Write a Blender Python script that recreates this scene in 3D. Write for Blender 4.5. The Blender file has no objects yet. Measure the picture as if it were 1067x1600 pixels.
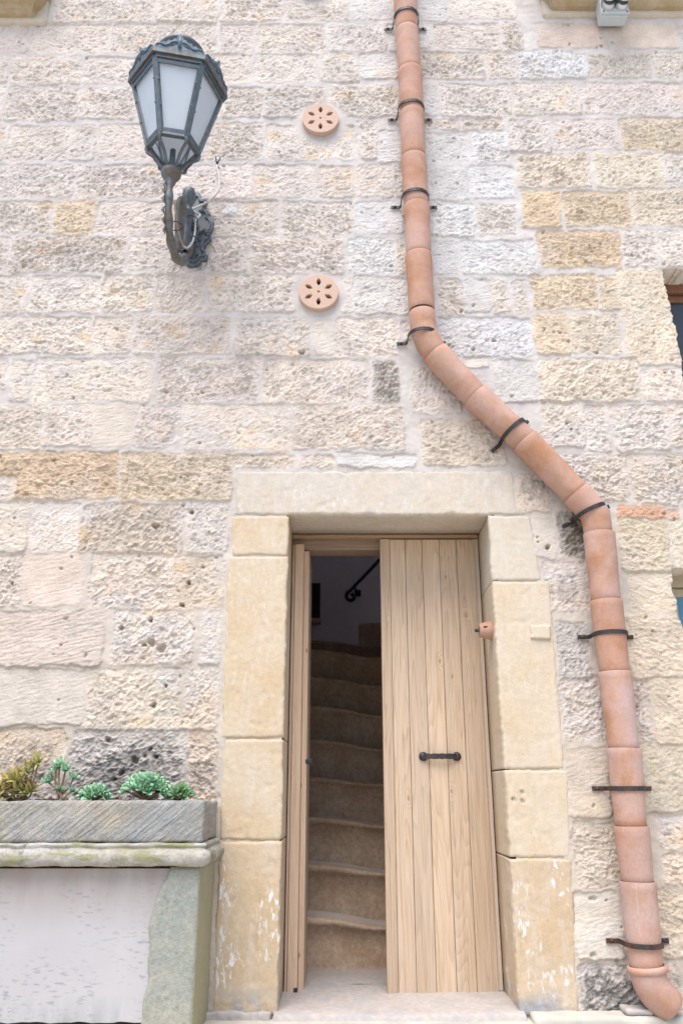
import bpy, bmesh, math, random
import numpy as np
from mathutils import Vector, Matrix

random.seed(7)
S = bpy.context.scene
COL = S.collection
PI = math.pi
rad = math.radians

# ------------------------------------------------------------------ camera
F_PX, PITCH = 1265.0, math.atan2(435.0, 1265.0)
CAM = Vector((0.0, -3.8, 0.88))
cth, sth = math.cos(PITCH), math.sin(PITCH)
cd = bpy.data.cameras.new('camera')
cd.sensor_fit = 'VERTICAL'; cd.sensor_height = 36.0; cd.sensor_width = 24.0
cd.lens = 36.0 * F_PX / 1600.0
cd.clip_end = 500.0
cam = bpy.data.objects.new('camera', cd)
cam.location = CAM
cam.rotation_euler = (PI / 2 + PITCH, 0, 0)
COL.objects.link(cam)
S.camera = cam


def at(u, v, Y=0.0):
    """measured point of the photograph on the vertical plane y = Y, in metres"""
    D = Y - CAM.y
    t = (800.0 - v) / F_PX
    a = D * (sth + t * cth) / (cth - t * sth)
    dep = D * cth + a * sth
    return Vector(((u - 533.5) / F_PX * dep, Y, CAM.z + a))


# ------------------------------------------------------------------ noise (numpy)
def _hash(ix, iy, seed):
    h = (ix.astype(np.int64) * 374761393 + iy.astype(np.int64) * 668265263 + seed * 1274126177) & 0xffffffff
    h = ((h ^ (h >> 13)) * 1274126177) & 0xffffffff
    h = (h ^ (h >> 16)) & 0xffffffff
    return h.astype(np.float64) / 4294967296.0


def perlin(x, y, seed=0):
    x0 = np.floor(x); y0 = np.floor(y)
    fx = x - x0; fy = y - y0
    ux = fx * fx * fx * (fx * (fx * 6 - 15) + 10); uy = fy * fy * fy * (fy * (fy * 6 - 15) + 10)

    def g(dx, dy):
        a = _hash(x0 + dx, y0 + dy, seed) * (2 * PI)
        return np.cos(a) * (fx - dx) + np.sin(a) * (fy - dy)
    n0 = g(0, 0) * (1 - ux) + g(1, 0) * ux
    n1 = g(0, 1) * (1 - ux) + g(1, 1) * ux
    return (n0 * (1 - uy) + n1 * uy) * 1.5


def sstep(e0, e1, x):
    t = np.clip((x - e0) / (e1 - e0), 0, 1)
    return t * t * (3 - 2 * t)


# ------------------------------------------------------------------ materials
class NT:
    def __init__(self, name):
        self.m = bpy.data.materials.new(name)
        self.m.use_nodes = True
        self.t = self.m.node_tree
        self.t.nodes.clear()
        self.out = self.t.nodes.new('ShaderNodeOutputMaterial')
        self.b = self.t.nodes.new('ShaderNodeBsdfPrincipled')
        self.t.links.new(self.b.outputs[0], self.out.inputs[0])
        self.tc = self.t.nodes.new('ShaderNodeTexCoord')

    def n(self, typ, **kw):
        nd = self.t.nodes.new(typ)
        for k, v in kw.items():
            setattr(nd, k, v)
        return nd

    def set(self, inp, val):
        if hasattr(val, 'is_linked') or isinstance(val, bpy.types.NodeSocket):
            self.t.links.new(val, inp)
        else:
            if isinstance(val, (tuple, list)) and len(val) == 3 and inp.type == 'RGBA':
                val = (*val, 1)
            inp.default_value = val

    def bsdf(self, **kw):
        for k, v in kw.items():
            self.set(self.b.inputs[k.replace('_', ' ')], v)

    def mapping(self, scale=(1, 1, 1), rot=(0, 0, 0), src=None, loc=(0, 0, 0)):
        mp = self.n('ShaderNodeMapping')
        self.set(mp.inputs['Vector'], src or self.tc.outputs['Object'])
        mp.inputs['Scale'].default_value = scale
        mp.inputs['Rotation'].default_value = rot
        self.set(mp.inputs['Location'], loc)
        return mp.outputs[0]

    def noise(self, scale, detail=4, rough=0.55, vec=None, dist=0.0):
        nd = self.n('ShaderNodeTexNoise')
        self.set(nd.inputs['Vector'], vec or self.tc.outputs['Object'])
        nd.inputs['Scale'].default_value = scale
        nd.inputs['Detail'].default_value = detail
        nd.inputs['Roughness'].default_value = rough
        nd.inputs['Distortion'].default_value = dist
        return nd.outputs['Fac']

    def ramp(self, fac, stops):
        r = self.n('ShaderNodeValToRGB')
        self.set(r.inputs[0], fac)
        e = r.color_ramp.elements
        while len(e) < len(stops):
            e.new(0.5)
        for i, (p, c) in enumerate(stops):
            e[i].position = p
            if not isinstance(c, (tuple, list)):
                c = (c, c, c)
            e[i].color = (*c, 1)
        return r.outputs[0]

    def mix(self, fac, a, b, mode='MIX'):
        nd = self.n('ShaderNodeMix', data_type='RGBA', blend_type=mode)
        self.set(nd.inputs[0], fac)
        self.set(nd.inputs[6], a)
        self.set(nd.inputs[7], b)
        return nd.outputs[2]

    def math(self, op, a, b=0.0, clamp=False):
        nd = self.n('ShaderNodeMath', operation=op)
        nd.use_clamp = clamp
        self.set(nd.inputs[0], a)
        self.set(nd.inputs[1], b)
        return nd.outputs[0]

    def attr(self, name):
        nd = self.n('ShaderNodeAttribute')
        nd.attribute_name = name
        return nd

    def bump(self, height, strength=0.5, dist=0.01, normal=None):
        nd = self.n('ShaderNodeBump')
        self.set(nd.inputs['Height'], height)
        self.set(nd.inputs['Strength'], strength)
        nd.inputs['Distance'].default_value = dist
        if normal is not None:
            self.set(nd.inputs['Normal'], normal)
        return nd.outputs[0]


def m_wall():
    k = NT('limestone_wall')
    col = k.attr('stone_colour'); msk = k.attr('stone_mask').outputs['Fac']
    vec = k.mapping((1, 1, 1.5), src=k.mapping(rot=(0, rad(12), 0)))
    n1 = k.noise(9, 5, 0.6)
    n2 = k.noise(58, 6, 0.66, vec)
    n3 = k.noise(190, 3, 0.6)
    c = k.mix(1.0, col.outputs['Color'], k.ramp(n1, [(0.3, 0.86), (0.7, 1.14)]), 'MULTIPLY')
    # unwashed ochre pits in the rough stone, pale lime grains
    pit = k.math('MULTIPLY', k.ramp(n2, [(0.36, 1.0), (0.50, 0.0)]), msk)
    c2 = k.mix(1.0, c, (0.70, 0.56, 0.44), 'MULTIPLY')
    c = k.mix(k.math('MULTIPLY', pit, 0.62), c, c2)
    lime = k.math('MULTIPLY', k.ramp(n3, [(0.54, 0.0), (0.66, 1.0)]), 0.40)
    c = k.mix(lime, c, (0.64, 0.60, 0.575))
    lich = k.noise(4.5, 7, 0.75)
    c = k.mix(k.math('MULTIPLY', k.ramp(lich, [(0.62, 0.0), (0.74, 1.0)]), 0.22), c, (0.38, 0.34, 0.31))
    h = k.math('ADD', k.math('MULTIPLY', n2, 1.0), k.math('MULTIPLY', n3, 0.40))
    st = k.math('ADD', k.math('MULTIPLY', msk, 0.62), 0.16)
    k.bsdf(Base_Color=c, Roughness=0.95, Normal=k.bump(h, st, 0.012))
    k.b.inputs['Specular IOR Level'].default_value = 0.12
    return k.m


def m_block(name, base, warm, flake=0.0, seed=0.0, wash=0.3):
    k = NT(name)
    off = k.mapping(loc=(seed, seed * 0.7, seed * 1.3))
    n1 = k.noise(3.2, 5, 0.6, off)
    n2 = k.noise(40, 6, 0.7, off)
    c = k.mix(k.ramp(n1, [(0.38, 0.0), (0.66, 1.0)]), base, warm)
    c = k.mix(1.0, c, k.ramp(n2, [(0.3, 0.90), (0.7, 1.08)]), 'MULTIPLY')
    # limewash remains, dragged downwards
    sv = k.mapping((14, 14, 3.2), loc=(seed, 0, seed))
    n3 = k.noise(1.0, 7, 0.72, sv, 0.6)
    c = k.mix(k.math('MULTIPLY', k.ramp(n3, [(0.50, 0.0), (0.66, 1.0)]), wash), c, (0.58, 0.55, 0.52))
    if flake:
        sv2 = k.mapping((52, 52, 20), loc=(seed * 2, 0, seed))
        n4 = k.noise(1.0, 8, 0.66, sv2, 0.4)
        sep = k.n('ShaderNodeSeparateXYZ'); k.set(sep.inputs[0], k.tc.outputs['Object'])
        n5 = k.noise(5.0, 2, 0.5, off)
        f = k.math('MULTIPLY', k.ramp(n4, [(0.545, 0.0), (0.585, 1.0)]), k.ramp(n5, [(0.46, 0.0), (0.60, 1.0)]))
        c = k.mix(k.math('MULTIPLY', f, flake), c, (0.68, 0.68, 0.69))
    if flake > 0.9:      # grey damp patches low on the jambs
        dz = k.math('MULTIPLY', k.math('SUBTRACT', 0.10, sep.outputs[2]), 12.0, True)
        dn = k.noise(11, 5, 0.65, off)
        c = k.mix(k.math('MULTIPLY', k.math('MULTIPLY', dz, k.ramp(dn, [(0.46, 0.0), (0.54, 1.0)])), 0.85), c, (0.30, 0.31, 0.34))
    # dark pin holes
    v = k.n('ShaderNodeTexVoronoi'); k.set(v.inputs['Vector'], off); v.inputs['Scale'].default_value = 34
    v2 = k.noise(6, 2, 0.5, off)
    pin = k.math('MULTIPLY', k.ramp(v.outputs['Distance'], [(0.05, 1.0), (0.11, 0.0)]), k.ramp(v2, [(0.55, 0.0), (0.62, 1.0)]))
    c = k.mix(k.math('MULTIPLY', pin, 0.6), c, (0.2, 0.15, 0.1))
    vb = k.mapping((1, 1, 1), (0, rad(35), 0))
    n6 = k.noise(120, 4, 0.6, vb)
    h = k.math('SUBTRACT', k.math('ADD', k.math('MULTIPLY', n2, 0.8), k.math('MULTIPLY', n6, 0.3)), k.math('MULTIPLY', pin, 2.0))
    k.bsdf(Base_Color=c, Roughness=0.9, Normal=k.bump(h, 0.32, 0.01))
    k.b.inputs['Specular IOR Level'].default_value = 0.15
    return k.m


def m_wood(name, a, b, grey, axis='Z', dark=1.0, rs=0.5):
    k = NT(name)
    pl = k.attr('plank').outputs['Fac']
    comb = k.n('ShaderNodeCombineXYZ')
    k.set(comb.inputs[0], k.math('MULTIPLY', pl, 3.71)); k.set(comb.inputs[1], k.math('MULTIPLY', pl, 1.37)); k.set(comb.inputs[2], k.math('MULTIPLY', pl, 9.13))
    add = k.n('ShaderNodeVectorMath', operation='ADD')
    k.set(add.inputs[0], k.tc.outputs['Object']); k.set(add.inputs[1], comb.outputs[0])
    V = add.outputs[0]
    lo = {'Z': (1, 1, 0.075), 'X': (0.075, 1, 1), 'Y': (1, .075, 1)}[axis]
    v1 = k.mapping(lo, src=V)
    sx = k.n('ShaderNodeSeparateXYZ'); k.set(sx.inputs[0], V)
    cx = k.n('ShaderNodeCombineXYZ'); ax2 = {'Z': (0, 2), 'X': (2, 0), 'Y': (2, 1)}[axis]
    k.set(cx.inputs[0], k.math('MULTIPLY', sx.outputs[ax2[0]], 4.2)); k.set(cx.inputs[1], k.math('MULTIPLY', sx.outputs[ax2[1]], 1.9))
    kn = k.n('ShaderNodeTexVoronoi'); kn.voronoi_dimensions = '2D'; k.set(kn.inputs['Vector'], cx.outputs[0]); kn.inputs['Scale'].default_value = 1.0
    knot = k.ramp(kn.outputs['Distance'], [(0.012, 1.0), (0.030, 0.0)])
    swirl = k.ramp(kn.outputs['Distance'], [(0.0, 1.0), (0.10, 0.0)])
    # growth rings: contour lines of a stretched noise -> cathedral grain
    g0 = k.noise(6.5, 2, 0.45, v1, 0.1)
    saw = k.math('FRACT', k.math('ADD', k.math('MULTIPLY', g0, 34.0), k.math('MULTIPLY', swirl, 2.5)))
    ring = k.ramp(saw, [(0.0, 0.0), (0.55, 0.35), (0.88, 1.0), (1.0, 0.0)])
    fine = k.noise(1.0, 5, 0.65, k.mapping(tuple(x * (190 if x == 1 else 40) for x in lo), src=V))
    big = k.noise(2.6, 4, 0.6, v1)
    c = k.mix(k.ramp(big, [(0.32, 0.0), (0.68, 1.0)]), a, b)
    c = k.mix(k.math('MULTIPLY', ring, rs), c, tuple(x * 0.55 for x in b))
    c = k.mix(k.math('MULTIPLY', k.ramp(fine, [(0.40, 0.0), (0.66, 1.0)]), 0.40), c, grey)
    c = k.mix(1.0, c, k.ramp(fine, [(0.28, 0.80), (0.5, 1.04)]), 'MULTIPLY')
    c = k.mix(k.math('MULTIPLY', k.ramp(k.noise(1.1, 4, 0.55, v1), [(0.47, 0.0), (0.62, 1.0)]), 0.5), c, grey)
    c = k.mix(k.math('MULTIPLY', knot, 0.7), c, (0.27 * dark, 0.15 * dark, 0.075 * dark))
    tone = k.math('ADD', k.math('MULTIPLY', k.math('FRACT', k.math('MULTIPLY', pl, 7.77)), 0.20), 0.90)
    cc = k.n('ShaderNodeCombineColor')
    for i in range(3):
        k.set(cc.inputs[i], tone)
    c = k.mix(1.0, c, cc.outputs[0], 'MULTIPLY')
    h = k.math('ADD', k.math('MULTIPLY', ring, -0.5), k.math('MULTIPLY', fine, 1.0))
    k.bsdf(Base_Color=c, Roughness=0.72, Normal=k.bump(h, 0.5, 0.004))
    k.b.inputs['Specular IOR Level'].default_value = 0.2
    return k.m


def m_terra(name='terracotta', pale=0.0):
    k = NT(name)
    oi = k.n('ShaderNodeObjectInfo')
    rnd = oi.outputs['Random']
    comb = k.n('ShaderNodeCombineXYZ')
    for i in range(3):
        k.set(comb.inputs[i], k.math('MULTIPLY', rnd, 13.0 + 7 * i))
    add = k.n('ShaderNodeVectorMath', operation='ADD')
    k.set(add.inputs[0], k.tc.outputs['Object']); k.set(add.inputs[1], comb.outputs[0])
    V = add.outputs[0]
    base = k.ramp(rnd, [(0.0, (0.46, 0.245, 0.175)), (0.35, (0.45, 0.27, 0.205)), (0.7, (0.48, 0.28, 0.20)), (1.0, (0.43, 0.235, 0.17))])
    n1 = k.noise(6.5, 4, 0.6, V, 0.5)
    c = k.mix(k.ramp(n1, [(0.42, 0.0), (0.62, 1.0)]), base, (0.38, 0.19, 0.105))
    n2 = k.noise(4.0, 5, 0.6, k.mapping(src=V, loc=(3, 9, 1)), 0.3)
    bl = k.attr('bloom').outputs['Fac']
    blf = k.math('ADD', k.math('MULTIPLY', bl, 0.75), 0.20)
    c = k.mix(k.math('MULTIPLY', k.ramp(n2, [(0.38, 0.0), (0.62, 1.0)]), blf), c, (0.47, 0.355, 0.335))
    gm = k.noise(3.2, 6, 0.72, k.mapping(src=V, loc=(7, 2, 5)), 0.4)
    c = k.mix(k.math('MULTIPLY', k.ramp(gm, [(0.55, 0.0), (0.70, 1.0)]), 0.28), c, (0.30, 0.20, 0.15))
    if pale:
        c = k.mix(pale, c, (0.58, 0.43, 0.35))
    n3 = k.noise(90, 4, 0.6, V)
    c = k.mix(1.0, c, k.ramp(n3, [(0.3, 0.92), (0.7, 1.06)]), 'MULTIPLY')
    sc = k.noise(1.0, 3, 0.5, k.mapping((90, 90, 3), (0.25, 0.3, 0), src=V))
    c = k.mix(k.math('MULTIPLY', k.ramp(sc, [(0.70, 0.0), (0.74, 1.0)]), 0.35), c, (0.62, 0.5, 0.44))
    whl = k.noise(1.0, 3, 0.6, k.mapping((3, 3, 150), src=V))
    k.bsdf(Base_Color=c, Roughness=0.8, Normal=k.bump(k.math('ADD', k.math('MULTIPLY', whl, 0.6), k.math('MULTIPLY', n3, 0.5)), 0.22, 0.004))
    k.b.inputs['Specular IOR Level'].default_value = 0.25
    return k.m


def m_simple(name, col, rough=0.6, metal=0.0, var=0.15, scale=30, bump=0.1, second=None, spec=0.4, sfac=(0.5, 0.65)):
    k = NT(name)
    n = k.noise(scale, 5, 0.6)
    c = k.mix(1.0, col, k.ramp(n, [(0.3, 1 - var), (0.7, 1 + var)]), 'MULTIPLY')
    if second:
        n2 = k.noise(scale * 0.35, 5, 0.65)
        c = k.mix(k.ramp(n2, [(sfac[0], 0.0), (sfac[1], 1.0)]), c, second)
    k.bsdf(Base_Color=c, Roughness=rough, Metallic=metal)
    k.b.inputs['Specular IOR Level'].default_value = spec
    if bump:
        k.bsdf(Normal=k.bump(n, bump, 0.004))
    return k.m


def m_trough():
    k = NT('weathered_trough_stone')
    n1 = k.noise(4, 6, 0.7)
    sep = k.mapping((7, 7, 60), src=k.mapping(rot=(0, rad(38), 0)))
    n2 = k.noise(1.0, 5, 0.6, sep, 0.5)
    n3 = k.noise(70, 5, 0.65)
    c = k.mix(k.ramp(n1, [(0.40, 0.0), (0.62, 1.0)]), (0.34, 0.345, 0.34), (0.43, 0.375, 0.29))
    c = k.mix(k.math('MULTIPLY', k.ramp(n2, [(0.42, 1.0), (0.56, 0.0)]), 0.35), c, (0.23, 0.225, 0.21))
    c = k.mix(1.0, c, k.ramp(n3, [(0.3, 0.82), (0.7, 1.12)]), 'MULTIPLY')
    lm = k.noise(7, 6, 0.7, k.mapping(loc=(4, 4, 4)))
    c = k.mix(k.math('MULTIPLY', k.ramp(lm, [(0.56, 0.0), (0.68, 1.0)]), 0.6), c, (0.50, 0.46, 0.42))
    k.bsdf(Base_Color=c, Roughness=0.92, Normal=k.bump(k.math('ADD', n2, k.math('MULTIPLY', n3, 0.35)), 1.0, 0.03))
    return k.m


def m_mould():
    k = NT('mossy_moulding_stone')
    n1 = k.noise(9, 6, 0.7); n3 = k.noise(60, 4, 0.6)
    mo = k.noise(1.0, 6, 0.7, k.mapping((5, 6, 22)))
    c = k.mix(k.ramp(n1, [(0.36, 0.0), (0.6, 1.0)]), (0.30, 0.27, 0.21), (0.43, 0.405, 0.375))
    c = k.mix(k.math('MULTIPLY', k.ramp(mo, [(0.47, 0.0), (0.58, 1.0)]), 0.85), c, (0.22, 0.215, 0.095))
    bl = k.noise(22, 5, 0.7, k.mapping(loc=(2, 5, 1)))
    c = k.mix(k.math('MULTIPLY', k.ramp(bl, [(0.56, 0.0), (0.66, 1.0)]), 0.75), c, (0.13, 0.125, 0.11))
    c = k.mix(1.0, c, k.ramp(n3, [(0.3, 0.85), (0.7, 1.1)]), 'MULTIPLY')
    k.bsdf(Base_Color=c, Roughness=0.92, Normal=k.bump(n3, 0.4, 0.01))
    return k.m


def m_panel():
    k = NT('white_painted_panel')
    n = k.noise(3, 4, 0.6)
    c = k.mix(k.ramp(n, [(0.3, 0.0), (0.7, 1.0)]), (0.42, 0.40, 0.405), (0.46, 0.44, 0.44))
    sep = k.n('ShaderNodeSeparateXYZ'); k.set(sep.inputs[0], k.tc.outputs['Object'])
    # rusty water stain running from under the moulding, mildew dots, grime at the foot
    stn = k.noise(1.0, 4, 0.6, k.mapping((9, 1, 2.0)))
    top = k.math('MULTIPLY', k.math('SUBTRACT', sep.outputs[2], 0.36), 3.8, True)
    c = k.mix(k.math('MULTIPLY', k.math('MULTIPLY', top, k.ramp(stn, [(0.3, 0.35), (0.7, 1.0)])), 0.85), c, (0.28, 0.195, 0.14))
    dots = k.noise(1.0, 3, 0.5, k.mapping((28, 1, 95)))
    d2 = k.noise(4.5, 3, 0.5, k.mapping(loc=(1, 3, 6)))
    c = k.mix(k.math('MULTIPLY', k.math('MULTIPLY', k.ramp(dots, [(0.56, 0.0), (0.66, 1.0)]), k.ramp(d2, [(0.42, 0.0), (0.56, 1.0)])), 0.75), c, (0.27, 0.265, 0.285))
    gr = k.noise(1.0, 6, 0.7, k.mapping((14, 1, 5)))
    foot = k.math('MULTIPLY', k.math('SUBTRACT', 0.16, sep.outputs[2]), 8.0, True)
    c = k.mix(k.math('MULTIPLY', k.math('MULTIPLY', foot, k.ramp(gr, [(0.42, 0.0), (0.6, 1.0)])), 0.8), c, (0.25, 0.27, 0.25))
    k.bsdf(Base_Color=c, Roughness=0.7, Normal=k.bump(k.noise(25, 3), 0.06, 0.01))
    k.b.inputs['Specular IOR Level'].default_value = 0.2
    return k.m


def m_leaf(name, a, b, tip):
    k = NT(name)
    t = k.attr('leaf_tip').outputs['Fac']
    r = k.attr('leaf_tone').outputs['Fac']
    c = k.mix(r, a, b)
    c = k.mix(k.ramp(t, [(0.55, 0.0), (1.0, 0.75)]), c, tip)
    k.bsdf(Base_Color=c, Roughness=0.5)
    k.b.inputs['Subsurface Weight'].default_value = 0.0
    return k.m


def m_glass_frost():
    k = NT('frosted_lantern_glass')
    n = k.noise(5, 4, 0.6)
    c = k.mix(k.ramp(n, [(0.35, 0.0), (0.7, 1.0)]), (0.68, 0.73, 0.78), (0.76, 0.80, 0.84))
    k.bsdf(Base_Color=c, Roughness=0.12)
    k.b.inputs['Transmission Weight'].default_value = 0.0
    k.b.inputs['Specular IOR Level'].default_value = 0.6
    tr = k.n('ShaderNodeBsdfTranslucent'); k.set(tr.inputs[0], (0.90, 0.93, 0.96))
    mx = k.n('ShaderNodeMixShader'); mx.inputs[0].default_value = 0.55
    k.t.links.new(k.b.outputs[0], mx.inputs[1]); k.t.links.new(tr.outputs[0], mx.inputs[2])
    k.t.links.new(mx.outputs[0], k.out.inputs[0])
    return k.m


M = {}
M['wall'] = m_wall()
M['jamb'] = m_block('cream_limestone_block', (0.56, 0.455, 0.335), (0.53, 0.405, 0.265), 0.22, 1.3)
M['jamb_low'] = m_block('flaked_limestone_block', (0.53, 0.42, 0.30), (0.50, 0.37, 0.235), 1.0, 4.1, 0.35)
M['jamb_right'] = m_block('pale_limestone_block', (0.57, 0.48, 0.37), (0.55, 0.435, 0.30), 0.15, 7.7)
M['jamb_pale'] = m_block('washed_limestone_block', (0.56, 0.50, 0.415), (0.55, 0.47, 0.37), 0.15, 2.9, 0.4)
M['lintel'] = m_block('grey_limestone_lintel', (0.54, 0.485, 0.42), (0.54, 0.465, 0.375), 0.3, 9.2, 0.6)
M['sillstone'] = m_block('ochre_sill_stone', (0.42, 0.33, 0.21), (0.37, 0.28, 0.16), 0.0, 5.5, 0.25)
M['threshold'] = m_simple('worn_threshold_stone', (0.42, 0.375, 0.345), 0.85, 0, 0.14, 40, 0.35, (0.345, 0.33, 0.325), 0.2, (0.45, 0.7))
def m_step():
    k = NT('worn_step_stone')
    n1 = k.noise(5, 6, 0.65); n2 = k.noise(45, 6, 0.7)
    c = k.mix(k.ramp(n1, [(0.38, 0.0), (0.64, 1.0)]), (0.41, 0.285, 0.19), (0.50, 0.38, 0.28))
    c = k.mix(1.0, c, k.ramp(n2, [(0.3, 0.72), (0.7, 1.18)]), 'MULTIPLY')
    n3 = k.noise(70, 4, 0.6)
    c = k.mix(k.math('MULTIPLY', k.ramp(n3, [(0.62, 0.0), (0.70, 1.0)]), 0.5), c, (0.55, 0.50, 0.46))
    c = k.mix(k.math('MULTIPLY', k.attr('tread').outputs['Fac'], 0.85), c, (0.56, 0.52, 0.49))  # paler treads: dust, and the light from above put into the colour
    k.bsdf(Base_Color=c, Roughness=0.9, Normal=k.bump(n2, 0.6, 0.008))
    k.b.inputs['Specular IOR Level'].default_value = 0.15
    return k.m


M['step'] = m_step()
M['plaster'] = m_simple('interior_lime_plaster', (0.68, 0.64, 0.65), 0.9, 0, 0.04, 6, 0.1, None, 0.1)
M['wood'] = m_wood('weathered_larch', (0.575, 0.425, 0.295), (0.51, 0.36, 0.235), (0.585, 0.50, 0.42), rs=0.42)
M['wood_edge'] = m_wood('sawn_larch_edge', (0.62, 0.445, 0.31), (0.56, 0.385, 0.25), (0.62, 0.50, 0.41), rs=0.12)
M['wood_x'] = m_wood('weathered_larch_beam', (0.46, 0.31, 0.19), (0.38, 0.24, 0.14), (0.40, 0.31, 0.24), 'X')
M['wood_dark'] = m_wood('old_grey_beam', (0.33, 0.24, 0.17), (0.25, 0.17, 0.12), (0.36, 0.30, 0.25), 'X')
M['brownwood'] = m_simple('brown_window_wood', (0.20, 0.09, 0.05), 0.5, 0, 0.25, 20, 0.1)
M['terra'] = m_terra()
M['terra_pale'] = m_terra('pale_terracotta', 0.75)
M['iron'] = m_simple('forged_iron', (0.045, 0.045, 0.05), 0.5, 0.6, 0.3, 60, 0.35, (0.075, 0.055, 0.05), 0.5)
M['rust'] = m_simple('rusty_iron', (0.05, 0.042, 0.042), 0.6, 0.4, 0.3, 60, 0.4, (0.14, 0.055, 0.03), 0.4)
M['lampmetal'] = m_simple('blue_grey_lamp_paint', (0.10, 0.12, 0.14), 0.5, 0.3, 0.25, 45, 0.2, (0.12, 0.115, 0.10), 0.5, (0.55, 0.7))
M['lampbrown'] = m_simple('verdigris_brown_lamp_metal', (0.115, 0.10, 0.085), 0.55, 0.3, 0.3, 50, 0.35, (0.13, 0.16, 0.18), 0.5)
M['cresting'] = m_simple('blue_cast_cresting', (0.11, 0.15, 0.19), 0.55, 0.2, 0.3, 80, 0.4, (0.17, 0.22, 0.26), 0.4)
M['frost'] = m_glass_frost()
M['cable'] = m_simple('grey_cable_sheath', (0.50, 0.48, 0.46), 0.5, 0, 0.1, 20, 0)
M['cable_brown'] = m_simple('brown_cable_sheath', (0.36, 0.26, 0.18), 0.5, 0, 0.1, 20, 0)
M['black'] = m_simple('black_rubber', (0.015, 0.016, 0.02), 0.6, 0, 0.1, 20, 0)
M['cavity'] = m_simple('shade_dark_cavity', (0.03, 0.025, 0.02), 0.9, 0, 0.2, 20, 0)  # near-black: the shade inside openings put into the colour
M['trough'] = m_trough()
M['mould'] = m_mould()
def m_pillar():
    k = NT('greenish_pillar_stone')
    n1 = k.noise(5, 6, 0.7); n2 = k.noise(60, 6, 0.7)
    c = k.mix(k.ramp(n1, [(0.38, 0.0), (0.62, 1.0)]), (0.285, 0.30, 0.27), (0.37, 0.355, 0.285))
    c = k.mix(1.0, c, k.ramp(n2, [(0.3, 0.78), (0.7, 1.14)]), 'MULTIPLY')
    n3 = k.noise(14, 6, 0.75, k.mapping(loc=(3, 1, 2)))
    c = k.mix(k.math('MULTIPLY', k.ramp(n3, [(0.58, 0.0), (0.66, 1.0)]), 0.6), c, (0.17, 0.175, 0.16))
    gn = k.n('ShaderNodeNewGeometry'); sn = k.n('ShaderNodeSeparateXYZ'); k.set(sn.inputs[0], gn.outputs['True Normal'])
    md = k.noise(4, 5, 0.7, k.mapping((1, 4, 0.6)))
    side = k.math('MULTIPLY', k.ramp(sn.outputs[0], [(0.6, 0.0), (0.9, 1.0)]), k.ramp(md, [(0.35, 0.35), (0.6, 1.0)]))
    c = k.mix(k.math('MULTIPLY', side, 0.8), c, (0.34, 0.29, 0.13))
    k.bsdf(Base_Color=c, Roughness=0.92, Normal=k.bump(n2, 0.6, 0.012))
    return k.m


M['pillar'] = m_pillar()
M['panel'] = m_panel()
M['soil'] = m_simple('dark_potting_soil', (0.05, 0.035, 0.025), 0.95, 0, 0.4, 60, 0.6)
M['plastic'] = m_simple('pale_grey_plastic', (0.50, 0.55, 0.58), 0.4, 0, 0.04, 10, 0)
M['whiteplastic'] = m_simple('white_plastic', (0.72, 0.73, 0.78), 0.4, 0, 0.04, 10, 0)
M['lens'] = m_simple('dark_blue_lens', (0.02, 0.03, 0.06), 0.08, 0, 0.1, 10, 0, None, 0.8)
M['silver'] = m_simple('brushed_steel', (0.55, 0.56, 0.58), 0.35, 0.9, 0.1, 10, 0)
M['paving'] = m_simple('pale_street_paving', (0.50, 0.465, 0.405), 0.85, 0, 0.15, 9, 0.3, (0.42, 0.40, 0.35), 0.2)
M['glassdark'] = m_simple('dark_window_glass', (0.03, 0.035, 0.04), 0.08, 0, 0.05, 4, 0, None, 0.6)
M['glassreflect'] = m_simple('blue_reflection_pane', (0.07, 0.20, 0.32), 0.12, 0, 0.05, 4, 0, None, 0.6)  # blue reflection painted into the pane colour
M['beige'] = m_simple('beige_window_frame', (0.42, 0.36, 0.25), 0.5, 0, 0.08, 30, 0.05)
M['lime'] = m_simple('white_lime_daub', (0.66, 0.66, 0.67), 0.9, 0, 0.08, 60, 0.4, None, 0.1)
M['aloe'] = m_leaf('yellow_green_leaves', (0.33, 0.36, 0.11), (0.45, 0.40, 0.15), (0.48, 0.24, 0.11))
M['sedum'] = m_leaf('blue_green_rosette_leaves', (0.14, 0.34, 0.18), (0.27, 0.48, 0.28), (0.40, 0.58, 0.40))
M['sedum2'] = m_leaf('fresh_green_rosette_leaves', (0.11, 0.27, 0.09), (0.19, 0.34, 0.15), (0.28, 0.44, 0.24))
M['stem'] = m_simple('brown_plant_stem', (0.22, 0.15, 0.10), 0.8, 0, 0.2, 40, 0.2)


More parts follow.
